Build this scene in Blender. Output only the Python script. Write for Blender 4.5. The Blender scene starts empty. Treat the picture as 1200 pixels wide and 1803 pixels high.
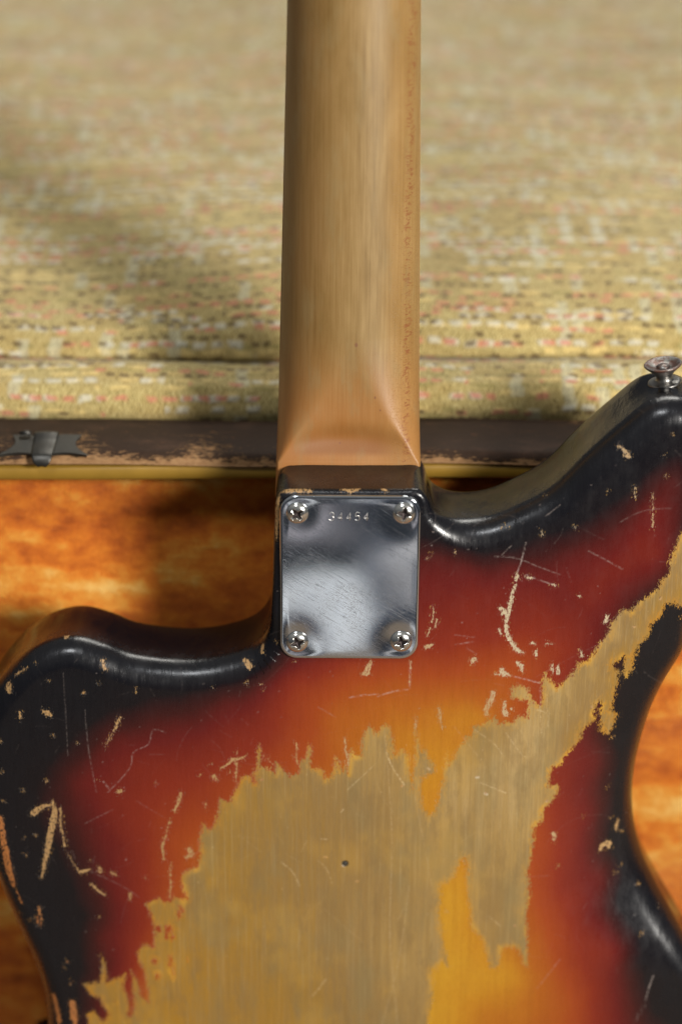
import bpy, math, random
import numpy as np
from mathutils import Matrix, Vector
random.seed(7); rng = np.random.default_rng(11)
scene = bpy.context.scene
C = scene.collection
MM = 0.001
R_ = math.radians

# ------------------------------------------------------------------ camera
LEAN = 9.0            # the guitar leans back this much from upright
TILT = 20.5            # angle between the line of sight and the back's normal
DIST = 780.0           # mm
FPX = 3800.0           # focal length in pixels of the 1803 px high photograph
ROLL = -0.4
G0 = Vector((0.0, 0.0, 0.372))
G = Matrix.Translation(G0) @ Matrix.Rotation(R_(90 - LEAN), 4, 'X') @ Matrix.Rotation(R_(ROLL), 4, 'Z')
tgt_g = Vector((-3.1, 25.2, 0.0))
cam_g = tgt_g + DIST * Vector((0, math.sin(R_(TILT)), math.cos(R_(TILT))))
cam_w = G @ (cam_g * MM)
PITCH = LEAN + TILT
CR = Matrix.Rotation(R_(90 - PITCH), 4, 'X')
cd = bpy.data.cameras.new('camera'); cam = bpy.data.objects.new('camera', cd); C.objects.link(cam)
cam.matrix_world = Matrix.Translation(cam_w) @ CR
cd.sensor_fit = 'VERTICAL'; cd.sensor_height = 23.6; cd.lens = FPX / 1803 * 23.6
cd.clip_start = 0.01; cd.clip_end = 100
cd.dof.use_dof = True; cd.dof.focus_distance = 0.795; cd.dof.aperture_fstop = 2.6; cd.dof.aperture_blades = 0
scene.camera = cam
scene.render.resolution_x = 681; scene.render.resolution_y = 1024
scene.view_settings.view_transform = 'Standard'; scene.view_settings.look = 'None'
scene.view_settings.exposure = 0.27; scene.view_settings.gamma = 1.0
scene.cycles.max_bounces = 8
scene.cycles.caustics_reflective = False

# ------------------------------------------------------------------ light: a dim room with one big soft window, upper right
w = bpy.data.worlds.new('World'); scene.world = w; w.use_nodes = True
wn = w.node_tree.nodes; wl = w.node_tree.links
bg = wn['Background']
tc = wn.new('ShaderNodeTexCoord')
sep = wn.new('ShaderNodeSeparateXYZ'); wl.new(tc.outputs['Generated'], sep.inputs[0])
rmp = wn.new('ShaderNodeValToRGB'); wl.new(sep.outputs['Z'], rmp.inputs[0])
e = rmp.color_ramp.elements
e[0].position = 0.0; e[0].color = (0.05, 0.045, 0.04, 1)
e[1].position = 1.0; e[1].color = (0.50, 0.50, 0.48, 1)
for p_, c_ in ((0.38, (0.06, 0.065, 0.075, 1)), (0.55, (0.16, 0.17, 0.185, 1)), (0.8, (0.42, 0.42, 0.41, 1))):
    q_ = e.new(p_); q_.color = c_
mr = wn.new('ShaderNodeMapRange'); wl.new(sep.outputs['Z'], mr.inputs[0]); mr.inputs[1].default_value = -1; mr.inputs[2].default_value = 1
wl.new(mr.outputs[0], rmp.inputs[0])
def wmath(op, a, b=0.0, clamp=False):
    n = wn.new('ShaderNodeMath'); n.operation = op; n.use_clamp = clamp
    for k, v in enumerate((a, b)):
        if isinstance(v, (int, float)): n.inputs[k].default_value = v
        else: wl.new(v, n.inputs[k])
    return n.outputs[0]
def wstep(v, lo, hi):
    n = wn.new('ShaderNodeMapRange'); n.interpolation_type = 'SMOOTHSTEP'; wl.new(v, n.inputs[0]); n.inputs[1].default_value = lo; n.inputs[2].default_value = hi; return n.outputs[0]
# added light and dark patches in the unseen room, placed for the chrome to mirror
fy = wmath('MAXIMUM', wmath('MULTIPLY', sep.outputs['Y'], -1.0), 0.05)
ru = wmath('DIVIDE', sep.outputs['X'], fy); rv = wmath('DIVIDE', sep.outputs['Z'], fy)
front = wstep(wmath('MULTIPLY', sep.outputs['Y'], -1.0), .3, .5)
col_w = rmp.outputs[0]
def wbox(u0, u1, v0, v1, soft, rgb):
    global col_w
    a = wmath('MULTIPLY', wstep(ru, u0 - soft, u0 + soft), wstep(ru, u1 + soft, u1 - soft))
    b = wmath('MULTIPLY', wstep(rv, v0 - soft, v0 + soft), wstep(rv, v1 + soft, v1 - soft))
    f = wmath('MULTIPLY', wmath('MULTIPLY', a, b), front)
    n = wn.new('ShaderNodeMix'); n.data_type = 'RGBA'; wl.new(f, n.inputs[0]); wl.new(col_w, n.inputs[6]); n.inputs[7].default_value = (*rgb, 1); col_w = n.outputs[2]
ADDED_PATCHES = True
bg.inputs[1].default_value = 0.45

def area(name, loc, target, sx, sy, power, col):
    l = bpy.data.lights.new(name, 'AREA'); l.shape = 'RECTANGLE'; l.size = sx; l.size_y = sy; l.energy = power; l.color = col
    o = bpy.data.objects.new(name, l); C.objects.link(o)
    o.location = loc; o.rotation_euler = (Vector(target) - Vector(loc)).to_track_quat('-Z', 'Y').to_euler()
    return o
area('window_light', (0.98, -1.18, 1.06), (0, 0.05, 0.44), 0.32, 0.42, 42, (1.0, 0.96, 0.90))
area('seat_fill_light', (0.25, 1.5, 1.8), (0.1, 1.0, 0.5), 0.9, 0.6, 14, (1.0, 0.97, 0.90))  # added fill behind the sofa to brighten the far seat
area('ceiling_light', (-0.35, -0.75, 2.1), (0, 0.0, 0.4), 0.4, 0.3, 10, (0.95, 0.97, 1.0))

# ------------------------------------------------------------------ measuring: a point of the photograph -> guitar plane z (mm) / world
CRn = np.array(CR.to_3x3()); cw = np.array(cam_w)
Gi = np.array(G.inverted())
def rays(px):
    px = np.atleast_2d(np.asarray(px, float))
    d = np.stack([(px[:, 0] - 600) / FPX, -(px[:, 1] - 901.5) / FPX, -np.ones(len(px))], 1)
    return d @ CRn.T
def on_guitar(px, z=0.0):
    d = rays(px); dg = d @ Gi[:3, :3].T; cg = (Gi @ np.array([*cw, 1]))[:3] * 1000
    t = (z - cg[2]) / dg[:, 2]
    return (cg + dg * t[:, None])[:, :2]
def on_world(px, axis, value):       # metres
    d = rays(px); t = (value - cw[axis]) / d[:, axis]
    return cw + d * t[:, None]

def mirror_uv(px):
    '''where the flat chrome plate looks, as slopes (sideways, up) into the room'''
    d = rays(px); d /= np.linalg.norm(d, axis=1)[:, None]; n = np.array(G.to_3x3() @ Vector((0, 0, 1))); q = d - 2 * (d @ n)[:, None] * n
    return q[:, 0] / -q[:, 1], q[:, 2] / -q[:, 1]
def reflection_patch(x0, y0, x1, y1, soft, rgb):  # patch added to the world for the plate to reflect
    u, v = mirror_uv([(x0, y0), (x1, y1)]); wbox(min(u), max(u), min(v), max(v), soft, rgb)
reflection_patch(380, 1035, 655, 1260, .003, (2.4, 2.4, 2.35))
reflection_patch(400, 1085, 580, 1300, .010, (.22, .21, .24))
reflection_patch(650, 955, 900, 1030, .010, (1.7, 1.6, 1.55))
reflection_patch(640, 880, 700, 1400, .012, (.30, .32, .38))
reflection_patch(690, 1040, 860, 1110, .010, (.07, .09, .13))
reflection_patch(480, 780, 590, 912, .012, (1.0, .92, .95))
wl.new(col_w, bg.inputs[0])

# ------------------------------------------------------------------ node helper
class NT:
    def __init__(s, name):
        s.m = bpy.data.materials.new(name); s.m.use_nodes = True
        s.n = s.m.node_tree.nodes; s.l = s.m.node_tree.links; s.b = s.n['Principled BSDF']
    def put(s, sock, v):
        if isinstance(v, bpy.types.NodeSocket): s.l.new(v, sock)
        elif isinstance(v, (tuple, list)) and len(v) == 3 and sock.type == 'RGBA': sock.default_value = (*v, 1)
        else: sock.default_value = v
    def math(s, op, a, b=0.0, c=0.0, clamp=False):
        n = s.n.new('ShaderNodeMath'); n.operation = op; n.use_clamp = clamp
        s.put(n.inputs[0], a); s.put(n.inputs[1], b); s.put(n.inputs[2], c); return n.outputs[0]
    def mix(s, f, a, b, mode='MIX'):
        if all(isinstance(q, (int, float)) or (isinstance(q, bpy.types.NodeSocket) and q.type == 'VALUE') for q in (a, b)):
            return s.math('ADD', a, s.math('MULTIPLY', f, s.math('SUBTRACT', b, a)))
        n = s.n.new('ShaderNodeMix'); n.data_type = 'RGBA'; n.blend_type = mode
        s.put(n.inputs[0], f); s.put(n.inputs[6], a); s.put(n.inputs[7], b); return n.outputs[2]
    def attr(s, name):
        n = s.n.new('ShaderNodeAttribute'); n.attribute_name = name; return n.outputs['Fac']
    def coord(s, which='Object'):
        return s.n.new('ShaderNodeTexCoord').outputs[which]
    def scale(s, v, sc, off=(0, 0, 0)):
        n = s.n.new('ShaderNodeMapping'); s.l.new(v, n.inputs[0]); n.inputs['Scale'].default_value = sc; n.inputs['Location'].default_value = off; return n.outputs[0]
    def noise(s, v, scale=1, detail=3, rough=0.55, dist=0.0):
        n = s.n.new('ShaderNodeTexNoise'); s.l.new(v, n.inputs['Vector']); n.inputs['Scale'].default_value = scale
        n.inputs['Detail'].default_value = detail; n.inputs['Roughness'].default_value = rough; n.inputs['Distortion'].default_value = dist
        return n.outputs[0]
    def white(s, *c):
        n = s.n.new('ShaderNodeTexWhiteNoise'); n.noise_dimensions = '3D'
        x = s.n.new('ShaderNodeCombineXYZ')
        for i, q in enumerate(c): s.put(x.inputs[i], q)
        s.l.new(x.outputs[0], n.inputs['Vector']); return n.outputs['Value']
    def step(s, v, lo, hi):
        n = s.n.new('ShaderNodeMapRange'); n.interpolation_type = 'SMOOTHSTEP'
        s.put(n.inputs[0], v); n.inputs[1].default_value = lo; n.inputs[2].default_value = hi; return n.outputs[0]
    def lin(s, v, lo, hi, a=0.0, b=1.0):
        n = s.n.new('ShaderNodeMapRange'); s.put(n.inputs[0], v)
        n.inputs[1].default_value = lo; n.inputs[2].default_value = hi; n.inputs[3].default_value = a; n.inputs[4].default_value = b; return n.outputs[0]
    def ramp(s, v, stops, interp='LINEAR'):
        n = s.n.new('ShaderNodeValToRGB'); s.put(n.inputs[0], v); e = n.color_ramp.elements; n.color_ramp.interpolation = interp
        e[0].position, e[0].color = stops[0][0], (*stops[0][1], 1)
        e[1].position, e[1].color = stops[-1][0], (*stops[-1][1], 1)
        for p, c in stops[1:-1]:
            q = e.new(p); q.color = (*c, 1)
        return n.outputs[0]
    def sep(s, v):
        n = s.n.new('ShaderNodeSeparateXYZ'); s.l.new(v, n.inputs[0]); return n.outputs
    def bump(s, h, dist, strength=1.0, prev=None):
        n = s.n.new('ShaderNodeBump'); s.put(n.inputs['Height'], h); n.inputs['Distance'].default_value = dist
        n.inputs['Strength'].default_value = strength
        if prev is not None: s.l.new(prev, n.inputs['Normal'])
        return n.outputs[0]
    def out(s, **k):
        for a, v in k.items(): s.put(s.b.inputs[a.replace('_', ' ')], v)
        return s.m

# ------------------------------------------------------------------ mesh helpers
def link(name, me, mat, parent=None, smooth=True):
    if smooth:
        me.polygons.foreach_set('use_smooth', np.ones(len(me.polygons), bool))
    if mat: me.materials.append(mat)
    o = bpy.data.objects.new(name, me); C.objects.link(o)
    if parent: o.parent = parent
    return o
def mesh(name, V, F):
    me = bpy.data.meshes.new(name); V = np.asarray(V, float)
    if isinstance(F, np.ndarray):
        me.vertices.add(len(V)); me.vertices.foreach_set('co', V.astype(np.float32).ravel())
        k = F.shape[1]
        me.loops.add(F.size); me.loops.foreach_set('vertex_index', F.astype(np.int32).ravel())
        me.polygons.add(len(F)); me.polygons.foreach_set('loop_start', np.arange(0, F.size, k, dtype=np.int32))
        me.polygons.foreach_set('loop_total', np.full(len(F), k, np.int32))
        me.update(calc_edges=True); me.validate()
    else:
        me.from_pydata([tuple(v) for v in V], [], [tuple(f) for f in F]); me.update()
    return me
def gridF(n, m, wrap_n=False, wrap_m=False):
    i = np.arange(n if wrap_n else n - 1); j = np.arange(m if wrap_m else m - 1)
    I, J = np.meshgrid(i, j, indexing='ij'); I2 = (I + 1) % n; J2 = (J + 1) % m
    return np.stack([I * m + J, I2 * m + J, I2 * m + J2, I * m + J2], -1).reshape(-1, 4)
def lathe(prof, seg=48):
    """prof = [(r, h)] along +Y"""
    a = np.linspace(0, 2 * math.pi, seg, endpoint=False)
    V = np.array([[r * math.cos(t), h, r * math.sin(t)] for t in a for r, h in prof])
    return V, gridF(seg, len(prof), wrap_n=True)
def catmull(P, closed=True, step=1.5):
    P = np.asarray(P, float); n = len(P); out = []
    rng_ = range(n if closed else n - 1)
    for i in rng_:
        if closed: p0, p1, p2, p3 = P[i - 1], P[i], P[(i + 1) % n], P[(i + 2) % n]
        else: p0, p1, p2, p3 = P[max(i - 1, 0)], P[i], P[i + 1], P[min(i + 2, n - 1)]
        # centripetal
        t1 = max(np.linalg.norm(p1 - p0), 1e-3) ** .5; t2 = t1 + max(np.linalg.norm(p2 - p1), 1e-3) ** .5; t3 = t2 + max(np.linalg.norm(p3 - p2), 1e-3) ** .5
        k = max(2, int(np.linalg.norm(p2 - p1) / step))
        for t in np.linspace(t1, t2, k, endpoint=False):
            a1 = (t1 - t) / t1 * p0 + t / t1 * p1
            a2 = (t2 - t) / (t2 - t1) * p1 + (t - t1) / (t2 - t1) * p2
            a3 = (t3 - t) / (t3 - t2) * p2 + (t - t2) / (t3 - t2) * p3
            b1 = (t2 - t) / t2 * a1 + t / t2 * a2
            b2 = (t3 - t) / (t3 - t1) * a2 + (t - t1) / (t3 - t1) * a3
            out.append((t2 - t) / (t2 - t1) * b1 + (t - t1) / (t2 - t1) * b2)
    if not closed: out.append(P[-1])
    return np.array(out)
def resample_closed(P, step):
    Q = np.vstack([P, P[:1]]); s = np.r_[0, np.cumsum(np.linalg.norm(np.diff(Q, axis=0), axis=1))]
    t = np.linspace(0, s[-1], int(s[-1] / step), endpoint=False)
    return np.stack([np.interp(t, s, Q[:, 0]), np.interp(t, s, Q[:, 1])], 1)
def seg_dist(P, A, B):
    """distance of points P to segments A-B; -> (min dist, seg index, t)"""
    n = len(P); D = np.empty(n, np.float32); I = np.empty(n, np.int32); T = np.empty(n, np.float32)
    A = A.astype(np.float32); E = (B - A).astype(np.float32); L = np.maximum((E ** 2).sum(1), 1e-9)
    ch = max(1, int(4e6 // len(A)))
    for k in range(0, n, ch):
        p = P[k:k + ch].astype(np.float32)
        dx = p[:, None, 0] - A[None, :, 0]; dy = p[:, None, 1] - A[None, :, 1]
        t = np.clip((dx * E[:, 0] + dy * E[:, 1]) / L, 0, 1)
        q = (dx - t * E[:, 0]) ** 2 + (dy - t * E[:, 1]) ** 2
        j = q.argmin(1); r = np.arange(len(p))
        D[k:k + ch] = np.sqrt(q[r, j]); I[k:k + ch] = j; T[k:k + ch] = t[r, j]
    return D, I, T
def inside(P, poly):
    c = np.zeros(len(P), bool); x, y = P[:, 0], P[:, 1]; n = len(poly)
    for i in range(n):
        (x1, y1), (x2, y2) = poly[i], poly[(i + 1) % n]
        if y1 == y2: continue
        m = (y1 > y) != (y2 > y)
        c ^= m & (x < (x2 - x1) * (y - y1) / (y2 - y1) + x1)
    return c
def sdf_poly(P, poly, band=12.0):
    """signed distance, + inside; exact within the band only"""
    poly = np.asarray(poly); A = poly; B = np.roll(poly, -1, 0)
    ins = inside(P, poly)
    lo, hi = poly.min(0) - band, poly.max(0) + band
    D = np.full(len(P), band, np.float32)
    m = ((P > lo) & (P < hi)).all(1); idx = np.nonzero(m)[0]
    d, _, _ = seg_dist(P[idx], A, B); D[idx] = np.minimum(d, band)
    return np.where(ins, D, -D)

# ------------------------------------------------------------------ body outline (mm, on the back's plane)
BR = 9.5       # edge rounding
TH = 44.0      # body thickness
def px2(L, z): return [tuple(p) for p in on_guitar(L, z)]
o_right = px2([(1275, 800), (1268, 880), (1245, 980), (1218, 1080)], -BR)
o_waist = px2([(1200, 1130), (1168, 1187), (1145, 1238), (1127, 1300), (1117, 1350), (1113, 1400), (1117, 1450), (1133, 1510), (1160, 1565), (1200, 1632), (1240, 1705), (1275, 1780)], -18)
o_top = [(1149, 700), (1090, 743), (1031, 795), (965, 858), (907, 889), (863, 906), (818, 911), (785, 905), (762, 890)]
o_block_r = px2([(750, 872), (738, 860.5)], -2.5); o_block = px2([(700, 859.5), (610, 859.5), (520, 859.5)], -2.5)
o_block_l = px2([(499, 862), (487, 876), (483, 920), (481, 980), (479, 1040)], -2.5)
o_left = [(472, 1098), (448, 1130), (400, 1149), (333, 1158), (233, 1148), (185, 1130), (137, 1118), (95, 1123), (52, 1142), (12, 1178), (-22, 1225), (-42, 1290), (-44, 1350), (-32, 1430), (-5, 1530), (30, 1615), (60, 1680), (80, 1745), (85, 1803), (80, 1880)]
low = [(-122, -215), (-143, -240), (-160, -270), (-165, -300), (-155, -330), (-130, -352), (-90, -362), (-40, -360), (20, -350), (80, -338), (135, -318), (172, -285), (186, -250), (182, -215), (168, -190)]
OUT = px2([(1268, 755), (1240, 716), (1200, 696)], -BR) + px2(o_top, -BR) + o_block_r + o_block + o_block_l + px2(o_left, -BR) + low + o_waist[::-1] + o_right[::-1]
outline = resample_closed(catmull(OUT, True, 0.8), 1.0)
tang = np.roll(outline, -1, 0) - np.roll(outline, 1, 0)
for _ in range(3): tang = (np.roll(tang, 1, 0) + 2 * tang + np.roll(tang, -1, 0)) / 4
tang /= np.linalg.norm(tang, axis=1)[:, None]
area2 = np.sum(outline[:, 0] * np.roll(outline[:, 1], -1) - np.roll(outline[:, 0], -1) * outline[:, 1])
n_in = np.stack([-tang[:, 1], tang[:, 0]], 1) * (1 if area2 > 0 else -1)
# rounding radius along the outline: tight at the neck block
pb = on_guitar([(735, 860), (483, 1050), (484, 890), (610, 860)], -2.5)
dblk, _, _ = seg_dist(outline, np.array([pb[0], pb[3], pb[2]]), np.array([pb[3], pb[2], pb[1]]))
k_ = np.clip((dblk - 3) / 22, 0, 1); k_ = k_ * k_ * (3 - 2 * k_)
Rr = 2.2 + (BR - 2.2) * k_

def axis_lines(a0, a1, b0, b1, fine, coarse):
    return np.r_[np.arange(a0, b0, coarse), np.arange(b0, b1, fine), np.arange(b1, a1 + coarse, coarse)]
gx = axis_lines(-180, 200, -138, 136, 0.36, 3.0)
gy = axis_lines(-380, 110, -182, 92, 0.36, 3.0)
X, Y = np.meshgrid(gx, gy, indexing='ij'); P = np.stack([X.ravel(), Y.ravel()], 1)
# signed distance and foot point, exact near the outline only
d = np.full(len(P), 40.0, np.float32); fi = np.zeros(len(P), np.int32); ft = np.zeros(len(P), np.float32)
sub = outline[::6]; dc, _, _ = seg_dist(P[::1], sub[::2], np.roll(sub[::2], -1, 0))
near = np.nonzero(dc < 16)[0]
B_ = np.roll(outline, -1, 0)
# local search: nearest coarse segment then exact
dn, ii, tt = seg_dist(P[near], outline[::2], np.roll(outline[::2], -1, 0))
d[near] = dn; fi[near] = (ii * 2) % len(outline); ft[near] = tt
ins = inside(P, outline)
d = np.where(ins, d, -d)
i2 = (fi + 2) % len(outline)
def lerp(a): return a[fi] * (1 - ft)[:, None] + a[i2] * ft[:, None] if a.ndim == 2 else a[fi] * (1 - ft) + a[i2] * ft
P0 = lerp(outline); NI = lerp(n_in); NI /= np.maximum(np.linalg.norm(NI, axis=1), 1e-6)[:, None]; RR = lerp(Rr)
isn = np.zeros(len(P), bool); isn[near] = True

# belly contour: the back falls away to the right of a ridge
ridge = on_guitar([(1330, 880), (1225, 960), (1150, 1060), (1070, 1150), (1005, 1235), (962, 1320), (938, 1400), (928, 1500), (926, 1600), (940, 1700), (985, 1800), (1050, 1920), (1140, 2060), (1300, 2250)])
ridge_s = catmull(ridge, False, 2.0)
belly_poly = np.vstack([ridge_s, [(400, -300), (400, 100)]])
def belly(Q):
    dd, _, _ = seg_dist(Q, ridge_s[:-1], ridge_s[1:])
    s = np.where(inside(Q, belly_poly), dd, -dd)
    u = np.log1p(np.exp(np.clip(s / 2.2, -30, 30))) * 2.2      # soft crease
    u = np.minimum(u, 90)
    fade = np.clip((Q[:, 1] + 0) / 60.0, 0, 1)
    low_ = np.clip((Q[:, 1] + 172) / 62.0, 0, 1); low_ = low_ * low_ * (3 - 2 * low_)
    return -(0.15 * u + 0.0032 * u ** 2) * (1 - 0.75 * fade) * (.12 + .88 * low_)
phi = np.clip((RR - d) / RR, 0, math.pi / 2)
edge = isn & (d < RR)
Q = P.copy(); Q[edge] = P0[edge] + NI[edge] * (RR * (1 - np.sin(phi)))[edge][:, None]
Z = np.where(edge, -RR * (1 - np.cos(phi)), 0.0)
rng2 = isn | ins
zb = np.zeros(len(P)); zb[rng2] = belly(Q[rng2])
Z = Z + zb
keepv = (ins | (isn & (d > -0.5708 * RR)))
F = gridF(len(gx), len(gy)); kf = keepv[F].any(1)
ok = (ins | isn)[F].all(1); F = F[kf & ok]

# ---------------- paint fields on the body
burst = """40,1250,0;150,1240,0;300,1205,.03;430,1185,.06;484,1000,0;0,1400,0;60,1500,.05;60,1620,0;110,1700,0;120,1760,.05;100,1300,.06;20,1330,0;
200,1300,.26;150,1380,.33;250,1350,.45;300,1300,.36;400,1240,.28;480,1220,.42;300,1400,.53;300,1480,.62;250,1440,.52;200,1560,.33;250,1520,.5;230,1600,.42;160,1450,.3;180,1650,.28;150,1620,.12;200,1700,.32;110,1570,.04;
350,1430,.6;400,1330,.5;450,1300,.5;520,1280,.6;520,1200,.5;600,1190,.6;560,1330,.7;600,1260,.76;650,1240,.76;700,1200,.70;720,1260,.82;760,1350,.92;750,1420,.94;700,1160,.58;780,1150,.55;780,1050,.40;770,980,.26;760,940,.08;750,900,0;820,1000,.30;850,1100,.48;830,1200,.70;830,1260,.87;900,1200,.70;950,1160,.58;1000,1150,.5;900,1050,.40;900,1000,.29;900,965,.10;850,965,.07;1000,1060,.40;1050,1050,.40;1000,985,.30;1050,955,.26;1100,1000,.40;1150,980,.40;1150,900,.34;1100,900,.2;1050,900,.1;1180,850,.26;1100,850,.04;1000,920,.07;1150,800,.03;1200,780,.05;
1150,1100,0;1130,1200,0;1100,1300,.02;1060,1350,.27;1010,1340,.38;1060,1250,.22;1000,1400,.42;960,1500,.6;950,1600,.66;1040,1450,.32;1080,1450,.12;1000,1550,.45;1060,1560,.30;1100,1600,.05;1000,1700,.6;1080,1680,.38;1120,1700,.14;1000,1780,.68;950,1780,.8;1050,1780,.5;1130,1790,.2;1180,1750,0;1150,1640,0;1100,1500,0;
800,1600,.98;820,1700,.97;850,1785,.86;900,1780,.85;790,1780,.98;890,1720,.93;600,1500,1;500,1600,1;600,1700,1;400,1700,1;300,1760,1;500,1900,1;700,1900,1"""
tone = """1170,1040,.35;1150,1080,.2;1190,990,.6;1130,1100,.2;1080,1120,.8;1080,1160,.35;1050,1180,.6;1000,1230,.85;1030,1260,.5;960,1300,.9;1000,1300,.4;940,1360,.95;900,1400,.95;900,1300,.95;850,1290,.55;820,1350,.9;850,1500,.85;900,1600,.75;880,1650,.65;700,1350,.75;660,1310,.8;620,1400,.6;700,1500,.65;720,1700,.8;700,1780,.65;600,1500,.5;500,1400,.45;450,1500,.4;400,1420,.3;380,1550,.22;300,1650,.1;250,1780,.05;330,1780,.05;450,1700,.25;550,1780,.3;200,1760,.2;500,1600,.42;480,900,.5;600,860,.5;100,1500,.6;900,1050,.9;0,1300,.5;0,1440,.1;10,1500,0;25,1560,0;95,1760,.05;104,1805,.05"""
def parse(t): return np.array([[float(v) for v in q.split(',')] for q in t.replace('\n', '').split(';') if q.strip()])
def rbf(ctrl, vals, smooth):
    D = np.linalg.norm(ctrl[:, None] - ctrl[None], axis=2); K = np.sqrt(D ** 2 + smooth ** 2)
    A = np.block([[K + np.eye(len(D)) * 0.3, np.ones((len(D), 1))], [np.ones((1, len(D))), np.zeros((1, 1))]])
    return np.linalg.solve(A, np.r_[vals, 0])
def rbf_eval(P, ctrl, wts, smooth):
    o = np.zeros(len(P)); 
    for c, a in zip(ctrl, wts[:-1]): o += a * np.sqrt((P[:, 0] - c[0]) ** 2 + (P[:, 1] - c[1]) ** 2 + smooth ** 2)
    return o + wts[-1]
bt = parse(burst); bc = on_guitar(bt[:, :2]); bv = bt[:, 2]
rim = (outline + n_in * 3)[::9]; rim = rim[np.linalg.norm(rim[:, None] - bc[None], axis=2).min(1) > 8]
bc = np.vstack([bc, rim, [(0, -250), (60, -250), (-60, -250)]]); bv = np.r_[bv, np.zeros(len(rim)), 1, 1, 1]
use = keepv
def field(txt=None, ctrl=None, vals=None, sm=2.0):
    if txt: a = parse(txt); ctrl = on_guitar(a[:, :2]); vals = a[:, 2]
    wts = rbf(ctrl, vals, sm); o = np.zeros(len(P)); o[use] = np.clip(rbf_eval(P[use], ctrl, wts, sm), 0, 1); return o
f_burst = field(ctrl=bc, vals=bv); f_tone = field(tone, sm=4.0)  # tone is wood colour; its pale ridge band also stands in for sheen
bare_main = [(1260,900),(1200,935),(1190,953),(1187,967),(1177,990),(1178,1010),(1162,1022),(1158,1037),(1143,1047),(1120,1063),(1110,1075),(1095,1072),(1083,1087),(1073,1103),(1067,1120),(1053,1133),(1043,1150),(1033,1163),(1017,1167),(1010,1183),(997,1193),(980,1210),(973,1200),(963,1193),(961,1183),(955,1190),(952,1200),(953,1217),(952,1240),(943,1242),(933,1223),(927,1210),(913,1207),(900,1210),(900,1227),(917,1233),(930,1233),(927,1250),(928,1263),(913,1260),(903,1273),(887,1272),(877,1275),(870,1262),(860,1270),(850,1277),(833,1280),(830,1293),(820,1297),(813,1310),(806,1318),(800,1330),(790,1350),(786,1325),(783,1345),(780,1369),(776,1389),(771,1410),(766,1428),(755,1436),(743,1420),(739,1389),(741,1369),(763,1361),(763,1342),(753,1334),(749,1320),(740,1324),(733,1285),(730,1280),(733,1330),(727,1353),(727,1389),(722,1373),(720,1336),(708,1320),(695,1331),(691,1303),(687,1283),(679,1275),(669,1283),(661,1293),(655,1281),(648,1279),(642,1291),(636,1307),(636,1330),(624,1330),(618,1318),(614,1334),(611,1361),(606,1340),(603,1357),(595,1340),(591,1334),(587,1353),(581,1369),(572,1371),(568,1357),(556,1353),(546,1350),(546,1320),(544,1311),(541,1328),(529,1342),(525,1361),(511,1367),(497,1353),(486,1342),(484,1361),(472,1353),(459,1350),(457,1320),(455,1311),(453,1350),(447,1361),(449,1381),(439,1365),(423,1369),(416,1389),(404,1412),(388,1407),(382,1440),(370,1462),(359,1451),(351,1476),(353,1505),(348,1527),(326,1534),(319,1545),(322,1567),(330,1581),(322,1587),(308,1578),(301,1588),(290,1588),(279,1581),(257,1592),(264,1606),(270,1625),(273,1646),(272,1668),(254,1663),(243,1675),(246,1697),(254,1708),(259,1737),(261,1766),(250,1755),(243,1730),(232,1708),(234,1744),(237,1784),(221,1795),(229,1780),(225,1748),(217,1741),(221,1715),(199,1726),(188,1730),(187,1704),(178,1679),(181,1704),(174,1730),(149,1733),(159,1751),(178,1759),(185,1773),(192,1788),(181,1799),(167,1780),(152,1784),(156,1803),(150,1900),(400,2000),(752,1900),
(752,1803),(756,1771),(762,1758),(762,1733),(758,1704),(767,1708),(779,1692),(784,1700),(790,1704),(779,1650),(773,1600),(775,1558),(798,1546),(808,1521),(812,1512),(817,1520),(819,1510),(823,1525),(820,1545),(825,1583),(829,1633),(846,1650),(860,1692),(862,1704),(879,1700),(883,1671),(896,1667),(912,1671),(921,1696),(929,1704),(929,1683),
(927,1642),(925,1608),(931,1583),(929,1537),(937,1496),(942,1458),(954,1448),(958,1425),(975,1412),(983,1396),(981,1386),(967,1387),(968,1363),(973,1352),(987,1350),(997,1333),(1013,1317),(1023,1303),(1030,1283),(1047,1273),(1045,1263),(1052,1237),(1060,1243),(1057,1270),(1057,1293),(1072,1302),(1083,1290),(1088,1265),(1077,1257),(1083,1227),(1088,1210),(1090,1183),(1077,1177),(1083,1168),(1097,1160),(1098,1190),(1102,1198),(1115,1180),(1117,1163),(1128,1137),(1145,1117),(1145,1103),(1167,1083),(1170,1067),(1183,1063),(1195,1073),(1235,1060),(1290,900)]
# paint spots left standing inside the worn area: (x, y, w, h) px
spots = [(313,1500,3,5),(316,1610,4,6),(319,1600,3,4),(297,1637,7,9),(303,1650,3,4),(279,1636,6,6),(320,1606,3,5),(272,1692,5,5),(300,1695,4,9),(277,1718,4,5),(293,1646,2,4),(205,1768,3,3),(305,1716,2,6),(293,1651,2,2),(900,1250,8,4),(870,1256,6,4),(330,1690,1,3)]
f_bare = sdf_poly(P, on_guitar(bare_main), 14.0)
rag = np.clip(1.0 - np.abs(f_bare) / 30, 0.35, 1.0)
s_px = 4.87
for x_, y_, w_, h_ in spots:
    c = on_guitar([(x_, y_)])[0]; rr = np.sqrt(((P[:, 0] - c[0]) / (w_ / s_px)) ** 2 + ((P[:, 1] - c[1]) / (h_ / s_px / .93)) ** 2)
    f_bare = np.minimum(f_bare, np.where(rr < 3, (rr - 1) * w_ / s_px, 99))
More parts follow.
